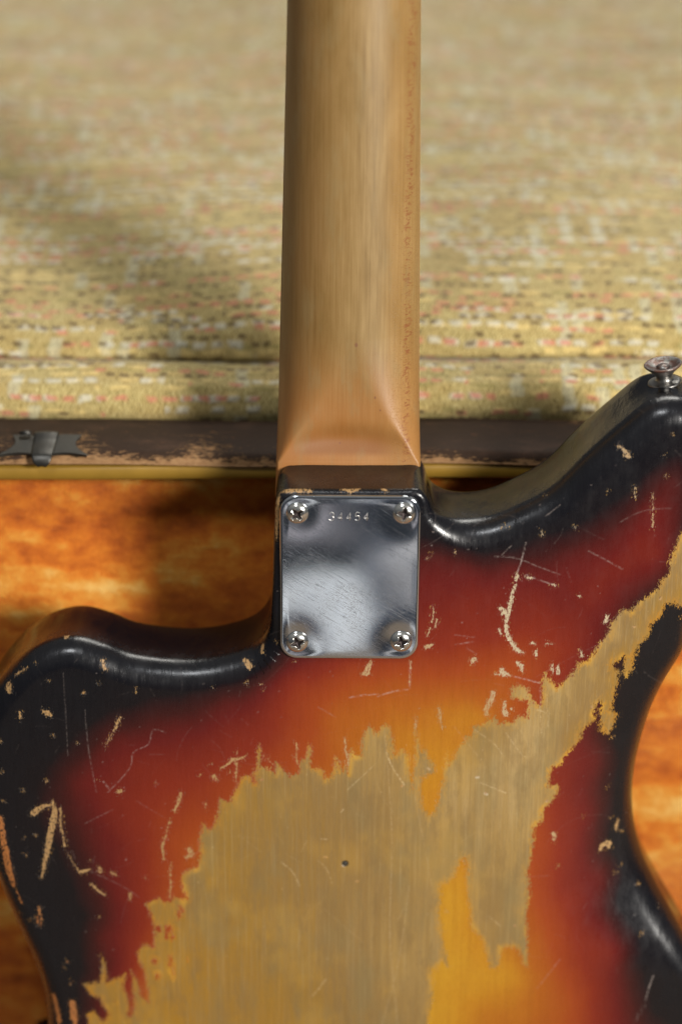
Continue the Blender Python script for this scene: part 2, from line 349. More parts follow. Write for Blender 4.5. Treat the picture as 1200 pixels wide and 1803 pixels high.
# chips: strokes x,y,width px ... through the lacquer
chips = """108,1112,13;109,1121,9|117,1106,4|429,1166,9;438,1174,12;441,1171,5|458,1139,7;460,1151,6|182,1165,6;184,1178,5|78,1253,5;84,1255,10;90,1260,5;74,1250,2|35,1253,4;37,1264,6|147,1220,5|212,1263,5;204,1281,6;200,1286,2;185,1316,1.2
209,1394,9;213,1392,6|82,1376,6|60,1431,13;68,1424,11;80,1418,6;90,1418,5|92,1411,5;97,1424,8;95,1440,12;92,1455,12;89,1470,12;85,1490,10;81,1510,8;77,1530,6;74,1545,4|107,1422,3;107,1452,4;111,1470,3;115,1490,4|119,1500,1.5;128,1518,1.5;140,1535,3|141,1536,7;151,1533,8;157,1531,4|175,1526,4;177,1534,8|195,1536,4;206,1541,3|162,1558,4;175,1570,5;188,1577,2
69,1597,4;71,1612,4|66,1614,3;67,1625,3|73,1610,2;72,1630,2|257,1546,3|229,1572,3;229,1584,3|128,1766,13;130,1785,13;134,1805,10|126,1730,3|119,1693,4|0,1440,10;8,1490,12;16,1535,14;24,1560,8|30,1570,3;38,1590,3|93,1756,8;100,1780,10;104,1805,9|12,1209,13;15,1220,8|26,1190,5;38,1182,3;45,1178,2
319,1396,5;315,1411,6;307,1427,4|300,1440,1;291,1474,2;286,1490,5;289,1513,3|300,1520,1.5;301,1560,3;299,1580,3|362,1415,3;361,1425,2|377,1367,9;380,1372,5|388,1353,2;400,1346,4;410,1338,8;425,1335,5;433,1330,2|353,1364,4|333,1494,8;336,1505,9;328,1510,5|418,1322,2;417,1345,3;415,1385,2|464,1330,2;480,1345,2|607,1299,2.5;608,1320,3.5;612,1345,3|521,1308,2.5;523,1345,3|405,1360,3|395,1352,3
653,1164,5;648,1174,9;645,1185,12;640,1187,6|749,1140,6;754,1138,9;761,1135,4|763,1068,2;762,1085,3;760,1095,2|768,1090,4;766,1105,2|757,1105,2;752,1120,2|722,1163,2;723,1178,2|721,1190,2;721,1200,2|773,1246,4;775,1262,5;778,1283,3|731,1262,1;732,1280,2|833,1161,10;830,1166,6
882,1180,9;886,1186,12;893,1188,6;872,1187,3|909,1166,5;917,1172,8;918,1180,6|943,1146,4;943,1154,5|982,1172,5;981,1184,7|972,1170,3;973,1183,3|1022,1144,3;1024,1157,5|1068,1084,5;1066,1094,7|868,1220,9;866,1230,10;860,1239,9;855,1248,10;856,1258,6|888,1236,6;887,1252,9;890,1258,9|900,1248,6|912,1013,2;909,1014,8;908,1020,7|907,1030,5;902,1042,6;899,1058,7;896,1072,6;893,1082,8;890,1097,6;890,1110,7;896,1125,7;906,1141,8;914,1147,7|878,1107,4;881,1115,6|882,1072,9;888,1078,10;882,1081,4|920,1149,4
924,1015,3;934,1018,5|970,1029,2;976,1031,4|1019,1049,4|936,1132,5;940,1133,2|960,1133,2;972,1134,1.5|976,1474,5;975,1482,5|974,1472,8;976,1478,6;975,1485,3|1060,1511,7;1062,1505,8;1070,1502,10;1076,1503,9;1075,1509,8|1093,1466,4;1090,1473,6;1088,1482,3|1086,787,2;1094,789,4;1101,796,7;1106,804,7;1100,803,3|1116,858,3;1116,866,1;1117,875,3|951,935,2;955,942,2|486,866,6;500,864,10;520,863,9;540,864,9;548,866,5|488,872,8;487,890,9;487,915,8;486,935,7;487,948,3|604,861,6;618,864,9;632,859,7|672,859,5;678,862,7|1148,870,1;1148,930,2|1010,928,2;1014,931,2
1184,1253,3;1187,1248,4|835,870,2;842,865,2|1090,690,1.5;1093,700,1.5|855,1290,2|460,1205,3|520,1165,1.5|485,1130,2"""
grey_marks = "608,1521,9"
def strokes(t):
    for q in t.replace('\n', '|').split('|'):
        a = np.array([[float(v) for v in s.split(',')] for s in q.split(';')]); yield on_guitar(a[:, :2]), a[:, 2] / s_px / 2
def stamp(fld, pts, rad, combine, reach=3.0):
    if len(pts) == 1: pts = np.vstack([pts, pts + 1e-3]); rad = np.r_[rad, rad]
    lo, hi = pts.min(0) - rad.max() - reach, pts.max(0) + rad.max() + reach
    i0, i1 = np.searchsorted(gx, [lo[0], hi[0]]); j0, j1 = np.searchsorted(gy, [lo[1], hi[1]])
    if i1 <= i0 or j1 <= j0: return
    ny = len(gy); idx = (np.arange(i0, i1)[:, None] * ny + np.arange(j0, j1)[None]).ravel()
    p = P[idx]; best = np.full(len(idx), -99.0)
    for k in range(len(pts) - 1):
        a, b = pts[k], pts[k + 1]; e_ = b - a; t = np.clip(((p - a) @ e_) / max(e_ @ e_, 1e-9), 0, 1)
        best = np.maximum(best, rad[k] + (rad[k + 1] - rad[k]) * t - np.linalg.norm(p - a - t[:, None] * e_, axis=1))
    fld[idx] = combine(fld[idx], best)
f_fresh = np.zeros(len(P))
for pts, rad in strokes(chips):
    stamp(f_bare, pts, rad, np.maximum); stamp(f_fresh, pts, rad + .8, lambda o, b: np.maximum(o, np.clip(b * 2, 0, 1)))
f_fresh *= (sdf_poly(P, on_guitar(bare_main), 3.0) < 0.3)
# worn specks along the rounded edges and over the black
for k in range(110):
    j = rng.integers(len(outline)); q = outline[j] + n_in[j] * rng.uniform(2, 16)
    if rng.random() < .45: q = np.array([rng.uniform(-125, 120), rng.uniform(-150, 60)])
    L = rng.uniform(.1, 1.1); a = rng.uniform(0, 6.3); r0 = rng.uniform(.0, .13)
    pts = np.array([q, q + L * np.array([math.cos(a), math.sin(a)])]); stamp(f_bare, pts, np.array([r0, r0 * .6]), np.maximum)
    stamp(f_fresh, pts, np.array([r0 + .6] * 2), lambda o, b: np.maximum(o, np.clip(b * 2, 0, 1)))
# hairline scratches: light marks in the finish
f_scr = np.zeros(len(P))
hand = """925,955,.5;918,985,.7;908,1013,.6@.8|925,1012,.6;950,1022,.5;976,1030,.7@.8|900,960,.6;880,980,.3@.4|870,980,.5;905,982,.6;940,995,.5;985,1012,.3@.5|1035,970,.5;1060,983,.6;1095,1002,.5@.5|893,1188,.5;920,1195,.6;950,1203,.7@.9|615,1228,.8;640,1224,1;665,1222,.6@.7|665,1226,.9;690,1218,1;718,1214,.8@.6|560,1245,.4;590,1262,.5@.4|722,1165,.5;721,1212,.6@.6|800,1135,.6;832,1130,.8@.5|800,1118,.4;835,1122,.6@.4|680,1325,.6;690,1350,.6;712,1382,.7@.9|612,1390,1;650,1355,.5;660,1345,.4@.5|495,1518,.8;515,1535,.6;527,1560,.6@.6|560,1515,.4;575,1530,.5;584,1555,.5@.6|550,1753,.5;562,1740,.7;573,1724,.5@.7|600,1430,.8;604,1425,1@.6|566,1477,.9;575,1478,.9@.6|678,1295,.4;690,1480,.5;686,1650,.6;700,1803,.5@.35|720,1560,.4;700,1700,.6;672,1803,.5@.35|730,1400,.5;760,1560,.5@.25|845,1378,.4;890,1396,.7@.7|890,1290,.4;920,1330,.5;925,1333,.4@.5|945,1250,.5;967,1256,.6@.6|950,1215,.4;952,1290,.6@.6|962,1222,.4;964,1280,.5@.4|860,1613,.6;880,1630,.6@.5|150,1250,.3;155,1310,.4;170,1395,.3@.35|112,1185,.3;120,1330,.4@.25|190,1395,.5;230,1350,.4;235,1325,.4;262,1310,.5;270,1285,.5;292,1290,.4@.5|182,1376,.6;192,1388,.9@.7|128,1500,.5;133,1512,.4@.4|150,1450,.4;200,1425,.5@.3|240,1410,.4;290,1440,.3@.25|160,1535,.4;215,1560,.4;245,1580,.3@.3|985,890,.5;960,910,.6@.4|1090,920,.4;1130,900,.4;1180,895,.4@.3|1150,1722,.7;1140,1748,.8;1136,1765,.7@.8|1136,1770,.4;1115,1803,.4@.4|985,1690,.5;945,1740,.5@.4|800,1280,.3;840,1330,.5@.3|820,1140,.6;835,1150,.4@.3|835,1285,.5;870,1310,.5;885,1330,.5@.5|700,1620,.4;710,1600,.5@.3|420,1470,.4;460,1500,.4@.2|570,1600,.4;640,1660,.3@.2|540,1480,.4;530,1500,.5@.3"""
for q in hand.replace('\n', '').split('|'):
    c, a = q.split('@'); A = parse(c); pts = catmull(on_guitar(A[:, :2]), False, 1.5) if len(A) > 2 else on_guitar(A[:, :2])
    rd = np.interp(np.linspace(0, 1, len(pts)), np.linspace(0, 1, len(A)), A[:, 2]) * 0.28; a = float(a)
    stamp(f_scr, pts, rd, lambda o, b: np.maximum(o, a * np.clip((b + 0.22) / 0.3, 0, 1)), 1)
for k in range(240):
    q = np.array([rng.uniform(-128, 124), rng.uniform(-175, 70)]); a = rng.choice([1.5, 2.3, .5, 2.8]) + rng.normal(0, .35); L = rng.exponential(7) + 1.5; cur = rng.normal(0, .018)
    pts = [q]
    for s in range(6): a += cur * L / 3; pts.append(pts[-1] + L / 6 * np.array([math.cos(a), math.sin(a)]))
    am = rng.uniform(.04, .2); stamp(f_scr, np.array(pts), np.full(7, rng.uniform(.02, .12)), lambda o, b: np.maximum(o, am * np.clip((b + 0.2) / 0.3, 0, 1)), 1)
for k in range(260):
    q = np.array([rng.uniform(-128, 124), rng.uniform(-175, 70)]); r0 = rng.uniform(.1, .3); am = rng.uniform(.2, .8)
    stamp(f_scr, q[None], np.array([r0]), lambda o, b: np.maximum(o, am * np.clip(b / .2 + .5, 0, 1)), 1)
# small plugged hole
f_hole = np.zeros(len(P)); hc = on_guitar([(607, 1521)])[0]; hr = np.linalg.norm(P - hc, axis=1)
f_hole = np.clip((1.45 - hr) / .35, 0, 1)
Z = Z - 0.5 * f_hole * np.clip(hr / .8, 0.2, 1)
f_bare_s = np.clip(f_bare, -8, 8)
def add_attr(me, name, data):
    a = me.attributes.new(name, 'FLOAT', 'POINT'); a.data.foreach_set('value', np.ascontiguousarray(data, np.float32))

# ------------------------------------------------------------------ body material
def m_body():
    t = NT('worn sunburst lacquer'); co = t.scale(t.coord(), (1000, 1000, 1000)); xyz = t.sep(co)
    bare, bu, to, fr, sc, ho = [t.attr(a) for a in ('bare', 'burst', 'tone', 'fresh', 'scratch', 'hole')]
    rg = t.attr('rag')
    n1 = t.noise(t.scale(co, (.55, .16, .5)), 1, 4, .65)
    n2 = t.noise(t.scale(co, (2.6, 1.1, 2)), 1, 3, .6)
    wob = t.math('ADD', t.math('MULTIPLY', t.math('SUBTRACT', n1, .5), 3.4), t.math('MULTIPLY', t.math('SUBTRACT', n2, .5), 1.5))
    wob = t.math('MULTIPLY', wob, t.math('MULTIPLY', rg, t.lin(fr, 0, 1, 1, .45)))
    n3 = t.noise(t.scale(co, (1.5, .75, 1)), 1, 4, .75); n4 = t.noise(t.scale(co, (5.0, .7, 1)), 1, 3, .7)
    calm = t.lin(fr, 0, 1, 1, .30)
    wob = t.math('ADD', wob, t.math('MULTIPLY', calm, t.math('MULTIPLY', t.math('SUBTRACT', n3, .5), 6.5)))
    wob = t.math('ADD', wob, t.math('MULTIPLY', calm, t.math('MULTIPLY', t.math('SUBTRACT', n4, .5), 5.0)))
    mask = t.step(t.math('ADD', bare, wob), -.10, .12)
    # crumbs: little gaps of paint left in chips
    crumb = t.step(t.noise(t.scale(co, (1.9, .8, 1)), 1, 3, .7), .40, .47)
    mask = t.math('MULTIPLY', mask, t.math('MAXIMUM', t.math('SUBTRACT', 1, fr), crumb))
    bj = t.math('ADD', bu, t.math('MULTIPLY', t.math('SUBTRACT', t.noise(t.scale(co, (.06, .05, .05)), 1, 3), .5), .10))
    fine = t.noise(t.scale(co, (3.2, 2.2, 2)), 1, 3, .7)
    bj = t.math('ADD', bj, t.math('MULTIPLY', t.math('SUBTRACT', fine, .5), .10))
    paint = t.ramp(bj, [(0, (.0035, .0035, .005)), (.10, (.005, .0035, .0045)), (.22, (.030, .0045, .004)), (.36, (.085, .0065, .005)), (.52, (.150, .0155, .0055)), (.66, (.225, .037, .006)), (.80, (.28, .075, .007)), (.93, (.36, .155, .010)), (1, (.39, .195, .014))])
    streak = t.noise(t.scale(co, (2.3, .05, 1)), 1, 3, .6)
    streak2 = t.noise(t.scale(co, (.45, .018, 1)), 1, 3, .6)
    fibre = t.noise(t.scale(co, (4.5, .35, 1)), 1, 2, .7)
    bw = t.ramp(t.math('ADD', to, t.math('MULTIPLY', t.math('SUBTRACT', streak2, .5), .5)), [(0, (.27, .132, .012)), (.3, (.222, .120, .020)), (.55, (.20, .118, .036)), (.85, (.27, .168, .052)), (1, (.325, .218, .085))])
    bw = t.mix(t.math('MULTIPLY', t.step(streak, .42, .72), .30), bw, (.15, .10, .04))
    bw = t.mix(t.math('MULTIPLY', t.step(fibre, .45, .75), .28), bw, (.13, .09, .045))
    grime = t.noise(t.scale(co, (.05, .022, .05)), 1, 4, .6)
    bw = t.mix(t.math('MULTIPLY', t.step(grime, .46, .66), .55), bw, (.165, .120, .050))
    bw = t.mix(t.math('MULTIPLY', t.step(t.noise(t.scale(co, (.035, .03, .05), (4, 9, 0)), 1, 3), .5, .7), .3), bw, (.37, .21, .035))
    blotch = t.noise(t.scale(co, (.11, .035, .1), (2, 8, 0)), 1, 5, .7)
    bw = t.mix(t.math('MULTIPLY', t.step(blotch, .48, .64), .48), bw, (.16, .098, .035))
    plank = t.noise(t.scale(co, (.16, .006, .1), (9, 1, 0)), 1, 3, .6)
    bw = t.mix(t.math('MULTIPLY', t.step(plank, .45, .62), .30), bw, (.20, .115, .032))
    pore = t.step(t.noise(t.scale(co, (3.2, .30, 1), (1, 2, 0)), 1, 4, .75), .58, .70)
    bw = t.mix(t.math('MULTIPLY', pore, .30), bw, (.085, .058, .028))
    pale = t.step(t.noise(t.scale(co, (1.6, .022, 1), (5, 5, 0)), 1, 3, .6), .54, .68)
    bw = t.mix(t.math('MULTIPLY', pale, .14), bw, (.42, .32, .16))
    stain = t.math('MULTIPLY', t.step(t.math('ADD', bare, t.math('MULTIPLY', t.math('SUBTRACT', n3, .5), 9)), 4.5, -.5), t.step(t.noise(t.scale(co, (.5, .16, 1), (3, 3, 0)), 1, 4, .7), .46, .60))
    bw = t.mix(t.math('MULTIPLY', stain, .55), bw, t.mix(t.step(to, .2, .6), (.34, .15, .012), (.36, .19, .030)))
    # left-over sealer just inside the worn edge is yellower
    rimw = t.math('MULTIPLY', t.step(bare, 3.0, .2), t.step(t.noise(t.scale(co, (.10, .05, .1)), 1, 3), .52, .68))
    bw = t.mix(t.math('MULTIPLY', rimw, .65), bw, (.50, .27, .03))
    # stepped finish: a thin amber coat survives in places between colour and wood
    shelf = t.step(t.math('ADD', bare, t.math('ADD', wob, t.math('MULTIPLY', t.math('SUBTRACT', t.noise(t.scale(co, (.9, .22, 1), (6, 2, 0)), 1, 4, .75), .46), 9.0))), 1.35, 1.1)
    shelf = t.math('MULTIPLY', shelf, t.step(bare, 5.5, 4.0))
    bw = t.mix(t.math('MULTIPLY', t.math('MULTIPLY', shelf, .7), t.step(t.noise(t.scale(co, (.06, .04, .1), (1, 9, 0)), 1, 2), .40, .58)), bw, t.mix(t.step(to, .3, .8), (.33, .145, .010), (.37, .185, .022)))
    chip = t.mix(t.noise(t.scale(co, (.9, .5, 1)), 1, 3), (.22, .115, .042), (.40, .25, .105))
    chip = t.mix(t.step(to, .6, .95), chip, (.38, .31, .20)); chip = t.mix(t.step(to, .22, .08), chip, (.30, .11, .03))
    wood = t.mix(fr, bw, chip)
    col = t.mix(mask, paint, wood)
    grainy = t.math('MULTIPLY', t.math('MULTIPLY', t.step(bu, .5, .9), t.math('SUBTRACT', 1, mask)), t.math('ADD', t.math('MULTIPLY', t.step(streak2, .42, .68), .14), t.math('MULTIPLY', t.step(fibre, .45, .75), .25)))
    col = t.mix(grainy, col, (.16, .045, .004))
    flat = t.step(xyz[2], -24, -9)
    # haze of tiny wear in the lacquer
    micro = t.step(t.noise(t.scale(co, (1.2, .22, 1)), 1, 4, .75), .62, .80)
    col = t.mix(t.math('MULTIPLY', micro, .05), col, (.4, .33, .3))
    scs = t.math('MULTIPLY', sc, t.lin(t.noise(t.scale(co, (.8, .8, .8)), 1, 3), .40, .6, .08, .85))
    col = t.mix(t.math('MULTIPLY', scs, .6), col, t.mix(mask, (.42, .34, .30), (.58, .44, .24)))
    col = t.mix(ho, col, (.035, .03, .022))
    rough = t.mix(mask, t.math('ADD', t.lin(t.noise(t.scale(co, (.2, .1, .1)), 1, 4, .7), .3, .7, .20, .36), t.math('MULTIPLY', micro, .2)), t.lin(streak, .3, .7, .36, .52))
    rough = t.math('MULTIPLY', t.math('ADD', rough, t.math('MULTIPLY', scs, .25)), t.lin(flat, 0, 1, .5, 1))
    h = t.math('MULTIPLY', flat, t.math('SUBTRACT', t.math('MULTIPLY', fibre, .12), t.math('MULTIPLY', mask, .5)))
    b = t.bump(h, .00022, .5)
    b = t.bump(t.noise(t.scale(co, (.35, .06, .1)), 1, 3), .0006, .30, b)
    b = t.bump(t.math('MULTIPLY', flat, t.noise(t.scale(co, (2.2, .5, 1)), 1, 3, .7)), .00006, .7, b)
    b = t.bump(t.math('ADD', sc, t.math('MULTIPLY', micro, .3)), -.00008, .5, b)
    return t.out(Base_Color=col, Roughness=rough, Normal=b, Coat_Weight=t.math('MULTIPLY', flat, t.mix(mask, .10, .03)), Coat_Roughness=.12, IOR=1.45, Specular_IOR_Level=t.lin(flat, 0, 1, .16, .5))
MB = m_body()

def tag(o, label=None, cat=None, group=None, kind=None):
    if label: o['label'] = label
    if cat: o['category'] = cat
    if group: o['group'] = group
    if kind: o['kind'] = kind
    return o
def empty(name):
    o = bpy.data.objects.new(name, None); C.objects.link(o); return o

guitar = empty('electric_guitar'); guitar.matrix_world = G; guitar.empty_display_size = .05
tag(guitar, 'worn sunburst electric guitar seen from the back, leaning neck up against the open case', 'guitar')

# body back (param grid), compacted
usedv = np.unique(F); remap = np.full(len(P), -1); remap[usedv] = np.arange(len(usedv))
V = np.c_[Q, Z][usedv] * MM; Fb = remap[F]
nb = len(V)
# wall + front round + front face, same mesh
so = outline; no = n_in; zo = belly(so); rings = []
M = len(so)
def ring(inset, z): return np.c_[so + no * (inset if np.ndim(inset) else np.full(M, inset))[:, None], z]
fr_ = 8.0
rings.append(ring(.04 + 0 * Rr, zo - Rr * .98)); rings.append(ring(.03, zo - Rr - .3))
zf = -(TH - fr_)
for k in (0.25, .5, .75): rings.append(ring(0.0, (zo - Rr) * (1 - k) + zf * k))
for a in np.linspace(0, math.pi / 2, 7): rings.append(ring(fr_ * (1 - math.cos(a)) * np.clip(Rr / 6, .3, 1), np.full(M, zf - fr_ * math.sin(a))))
W = np.concatenate(rings) * MM
FW = gridF(len(rings), M, wrap_m=True) + nb
back = np.concatenate([V, W])
me = bpy.data.meshes.new('body')
last = (np.arange(M) + nb + (len(rings) - 1) * M)
nl = Fb.size + FW.size + M
me.vertices.add(len(back)); me.vertices.foreach_set('co', back.astype(np.float32).ravel())
if area2 > 0: FW = FW[:, ::-1]
me.loops.add(nl); me.loops.foreach_set('vertex_index', np.concatenate([Fb.ravel(), FW.ravel(), last]).astype(np.int32))
nq = len(Fb) + len(FW)
me.polygons.add(nq + 1)
me.polygons.foreach_set('loop_start', (np.arange(nq + 1) * 4).astype(np.int32))
lt = np.full(nq + 1, 4, np.int32); lt[-1] = M; me.polygons.foreach_set('loop_total', lt)
me.update(calc_edges=True)
nw = len(W)
wp = on_guitar
for nm, fld, wv in (('bare', f_bare_s, -8), ('burst', f_burst, 0), ('tone', f_tone, .5), ('fresh', f_fresh, 0), ('scratch', f_scr, 0), ('hole', f_hole, 0), ('rag', rag, .5)):
    add_attr(me, nm, np.r_[fld[usedv], np.full(nw, wv, float)])
body = link('body', me, MB, guitar)

# ------------------------------------------------------------------ neck
YH = float(on_guitar([(612, 815)], -28)[0, 1]); HW = (on_guitar([(740, 812)], -30)[0, 0] - on_guitar([(486, 812)], -30)[0, 0]) / 2
XH = (on_guitar([(740, 812)], -30)[0, 0] + on_guitar([(486, 812)], -30)[0, 0]) / 2
YT = float(on_guitar([(623, 0)], -32)[0, 1]); tl, tr = on_guitar([(505, 0), (742, 0)], -40)
HT = (tr[0] - tl[0]) / 2; XT = (tl[0] + tr[0]) / 2
def neck_mesh():
    ys = np.r_[np.linspace(YH - 14, YH, 6)[:-1], np.linspace(YH, YH + 50, 110), np.linspace(YH + 52, YH + 430, 90)]
    m = 121; V = []
    a = np.linspace(-1, 1, m)
    for y in ys:
        s = y - YH; k = s / (YT - YH)
        w_ = HW + (HT - HW) * min(k, 1.6); xc = XH + (XT - XH) * k
        q = np.clip(s / 47.0, 0, 1)
        f = w_ * .965 * (1 - q) ** 1.4 if s > 0 else w_ * .965      # half width of the flat that grows into the heel
        sh = 3.0 + 16 * (1 - math.exp(-max(0, s) / 10.0))                        # how deep the shoulder falls
        ztop = -27.6 - 2.6 * (1 - math.exp(-max(s, 0) / 26)) 
        dip = 2.6 * math.exp(-((s - 8.5) / 5.0) ** 2) if s > 0 else 0    # thumb scoop just above the heel
        x = np.sign(a) * (np.abs(a) ** .8) * w_; ax = np.abs(x)
        u = np.clip((ax - f) / max(w_ - f, 1e-6), 0, 1)
        pw = 2.1
        z = ztop - sh * (1 - np.clip(1 - u ** pw, 0, 1) ** .62)
        z = z - dip * np.clip(1 - (ax / max(f + 1.5, 1)) ** 2, 0, 1) ** 1.0
        side = [(-w_, -47.0), ] 
        V.append(np.vstack([[(xc - w_, y, -48)], np.c_[x + xc, np.full(m, y), z], [(xc + w_, y, -48)]]))
    n = len(ys); V = np.concatenate(V); F = gridF(n, m + 2)
    k0 = np.arange(n - 1) * (m + 2)
    Fl = np.stack([k0, k0 + m + 1, k0 + 2 * m + 3, k0 + m + 2], 1)
    return V, np.concatenate([F, Fl])
def m_neck():
    t = NT('aged maple'); co = t.scale(t.coord(), (1000, 1000, 1000)); xyz = t.sep(co)
    g1 = t.noise(t.scale(co, (1.3, .03, .4)), 1, 4, .6); g2 = t.noise(t.scale(co, (5, .18, 1)), 1, 3, .6)
    x = t.math('SUBTRACT', xyz[0], float(XH)); y = t.math('SUBTRACT', xyz[1], YH)
    blot = t.noise(t.scale(co, (.09, .03, .05)), 1, 4, .6, .4)
    col = t.ramp(t.math('ADD', t.math('MULTIPLY', g1, .55), t.math('MULTIPLY', blot, .5)), [(.3, (.125, .073, .020)), (.5, (.195, .120, .039)), (.72, (.27, .178, .068))])
    # left side's shade put into the colour; orange toner still thick at the heel
    left_shade = t.step(x, 12, -26)
    col = t.mix(t.math('MULTIPLY', left_shade, t.lin(blot, .3, .7, .35, .75)), col, (.17, .075, .018))
    heel = t.step(t.math('ADD', y, t.math('MULTIPLY', t.math('SUBTRACT', blot, .5), 26)), 52, 4)
    col = t.mix(t.math('MULTIPLY', heel, .62), col, (.32, .115, .026))
    h2 = t.math('MULTIPLY', t.step(y, 13, 6), t.step(t.math('ABSOLUTE', x), 24, 14))
    col = t.mix(t.math('MULTIPLY', h2, t.step(y, 1.5, 4.5)), col, (.20, .078, .020))  # scoop shading also put into the colour as a darker arch
    # lace flecks on the treble side
    side = t.step(x, 9, 18)
    fv = t.noise(t.scale(co, (1.3, 2.2, .6)), 1, 2, .7, .6)
    fl = t.math('MULTIPLY', t.step(fv, .55, .66), t.step(x, 12, 20))
    line = t.step(t.math('ABSOLUTE', t.math('SUBTRACT', x, t.math('ADD', 21.2, t.math('MULTIPLY', t.math('SUBTRACT', t.noise(t.scale(co, (.01, .25, .01)), 1, 2), .5), 4.0)))), 2.0, .4)
    drops = t.math('MULTIPLY', line, t.step(t.noise(t.scale(co, (.35, .75, .1)), 1, 2, .6, 1.5), .50, .60))
    col = t.mix(t.math('MULTIPLY', side, .35), col, (.30, .155, .045))
    col = t.mix(t.math('MULTIPLY', fl, .38), col, (.20, .085, .02))
    col = t.mix(t.math('MULTIPLY', drops, .75), col, (.18, .055, .018))
    col = t.mix(t.math('MULTIPLY', t.step(g2, .5, .75), .22), col, (.20, .11, .035))
    gr = t.noise(t.scale(co, (.12, .035, .1), (7, 3, 1)), 1, 4, .65)
    col = t.mix(t.math('MULTIPLY', t.step(gr, .5, .7), .35), col, (.21, .15, .065))
    for (px_, py_, r) in ((627, 610, .8), (660, 702, .5), (669, 724, .4), (598, 784, .4)):
        c = on_guitar([(px_, py_)], -28)[0]
        dx = t.math('SUBTRACT', xyz[0], float(c[0])); dy = t.math('MULTIPLY', t.math('SUBTRACT', xyz[1], float(c[1])), .7)
        dd = t.math('SQRT', t.math('ADD', t.math('MULTIPLY', dx, dx), t.math('MULTIPLY', dy, dy)))
        col = t.mix(t.math('MULTIPLY', t.step(dd, r, r * .4), .6), col, (.12, .04, .025))
    b = t.bump(g2, .00006, .5); b = t.bump(fl, -.00012, .5, b); b = t.bump(t.noise(t.scale(co, (3, 3, 3)), 1, 3), .00004, .5, b)
    return t.out(Base_Color=col, Roughness=t.lin(blot, .3, .7, .42, .55), Specular_IOR_Level=.35, Normal=b, Coat_Weight=.06, Coat_Roughness=.25)
V, F = neck_mesh(); neck = link('neck', mesh('neck', V * MM, F), m_neck(), guitar)
# fingerboard on the far side
def board_mesh():
    V = []; F = []
    ys = np.linspace(YH - 14, YH + 430, 40); sec = [(-1, -48.02), (-1, -53), (-.8, -54.4), (0, -55), (.8, -54.4), (1, -53), (1, -48.02)]
    for y in ys:
        k = (y - YH) / (YT - YH); w_ = HW + (HT - HW) * min(k, 1.6) ; xc = XH + (XT - XH) * k
        V += [(xc + a * (w_ - .05), y, z) for a, z in sec]
    V = np.array(V); return V, gridF(len(ys), 7, wrap_m=True)
def m_plain(name, col, rough=.5, metal=0, var=.25, sc=.3, bump=.0001):
    t = NT(name); co = t.scale(t.coord(), (1000,) * 3); n = t.noise(co, sc, 4, .6)
    c = t.mix(n, tuple(v * (1 - var) for v in col), tuple(min(1, v * (1 + var)) for v in col))
    return t.out(Base_Color=c, Roughness=rough, Metallic=metal, Normal=t.bump(t.noise(co, sc * 6, 3), bump, .5))
V, F = board_mesh(); link('fingerboard', mesh('fingerboard', V * MM, F), m_plain('rosewood', (.05, .025, .015), .4), guitar)
hk = (YH + 430); xh = XH + (XT - XH) * 430 / (YT - YH); hw = HW + (HT - HW) * 1.6
hp = np.array([(xh - hw, hk - 4), (xh - hw - 6, hk + 14), (xh - 30, hk + 45), (xh - 34, hk + 120), (xh - 26, hk + 165), (xh + 4, hk + 185), (xh + 28, hk + 170), (xh + 36, hk + 142), (xh + 30, hk + 110), (xh + 34, hk + 60), (xh + 28, hk + 20), (xh + hw, hk - 4)])
hp = catmull(hp, True, 3.0); m_ = len(hp)
V = np.concatenate([np.c_[hp * 1.0, np.full(m_, -44.0)], np.c_[hp, np.full(m_, -58.0)]])
hF = [tuple(f) for f in gridF(2, m_, wrap_m=True)] + [tuple(range(m_))[::-1], tuple(range(m_, 2 * m_))]
link('headstock', mesh('headstock', V * MM, hF), neck.data.materials[0], guitar, smooth=False)

# ------------------------------------------------------------------ neck plate with four screws and the stamped number
def rrect(hw, hh, r, n=14):
    P_ = []
    for cx, cy, a0 in ((hw - r, hh - r, 0), (-(hw - r), hh - r, 90), (-(hw - r), -(hh - r), 180), (hw - r, -(hh - r), 270)):
        for a in np.linspace(a0, a0 + 90, n): P_.append((cx + r * math.cos(R_(a)), cy + r * math.sin(R_(a))))
    P_ = np.array(P_); Q_ = []
    for i in range(len(P_)):
        a, b = P_[i], P_[(i + 1) % len(P_)]; k = max(1, int(np.linalg.norm(b - a) / 1.2))
        for t in range(k): Q_.append(a + (b - a) * t / k)
    return np.array(Q_)
pc = on_guitar([(492.5, 1015), (738, 1015), (615, 873), (615, 1160)], 1.3)
PX = (pc[0, 0] + pc[1, 0]) / 2; PY = (pc[2, 1] + pc[3, 1]) / 2; PHW = (pc[1, 0] - pc[0, 0]) / 2; PHH = (pc[2, 1] - pc[3, 1]) / 2
scr_px = [(523, 906), (711, 906), (523, 1133), (706, 1132)]
SC = [p - np.array([PX, PY]) for p in on_guitar(scr_px, 3.0)]
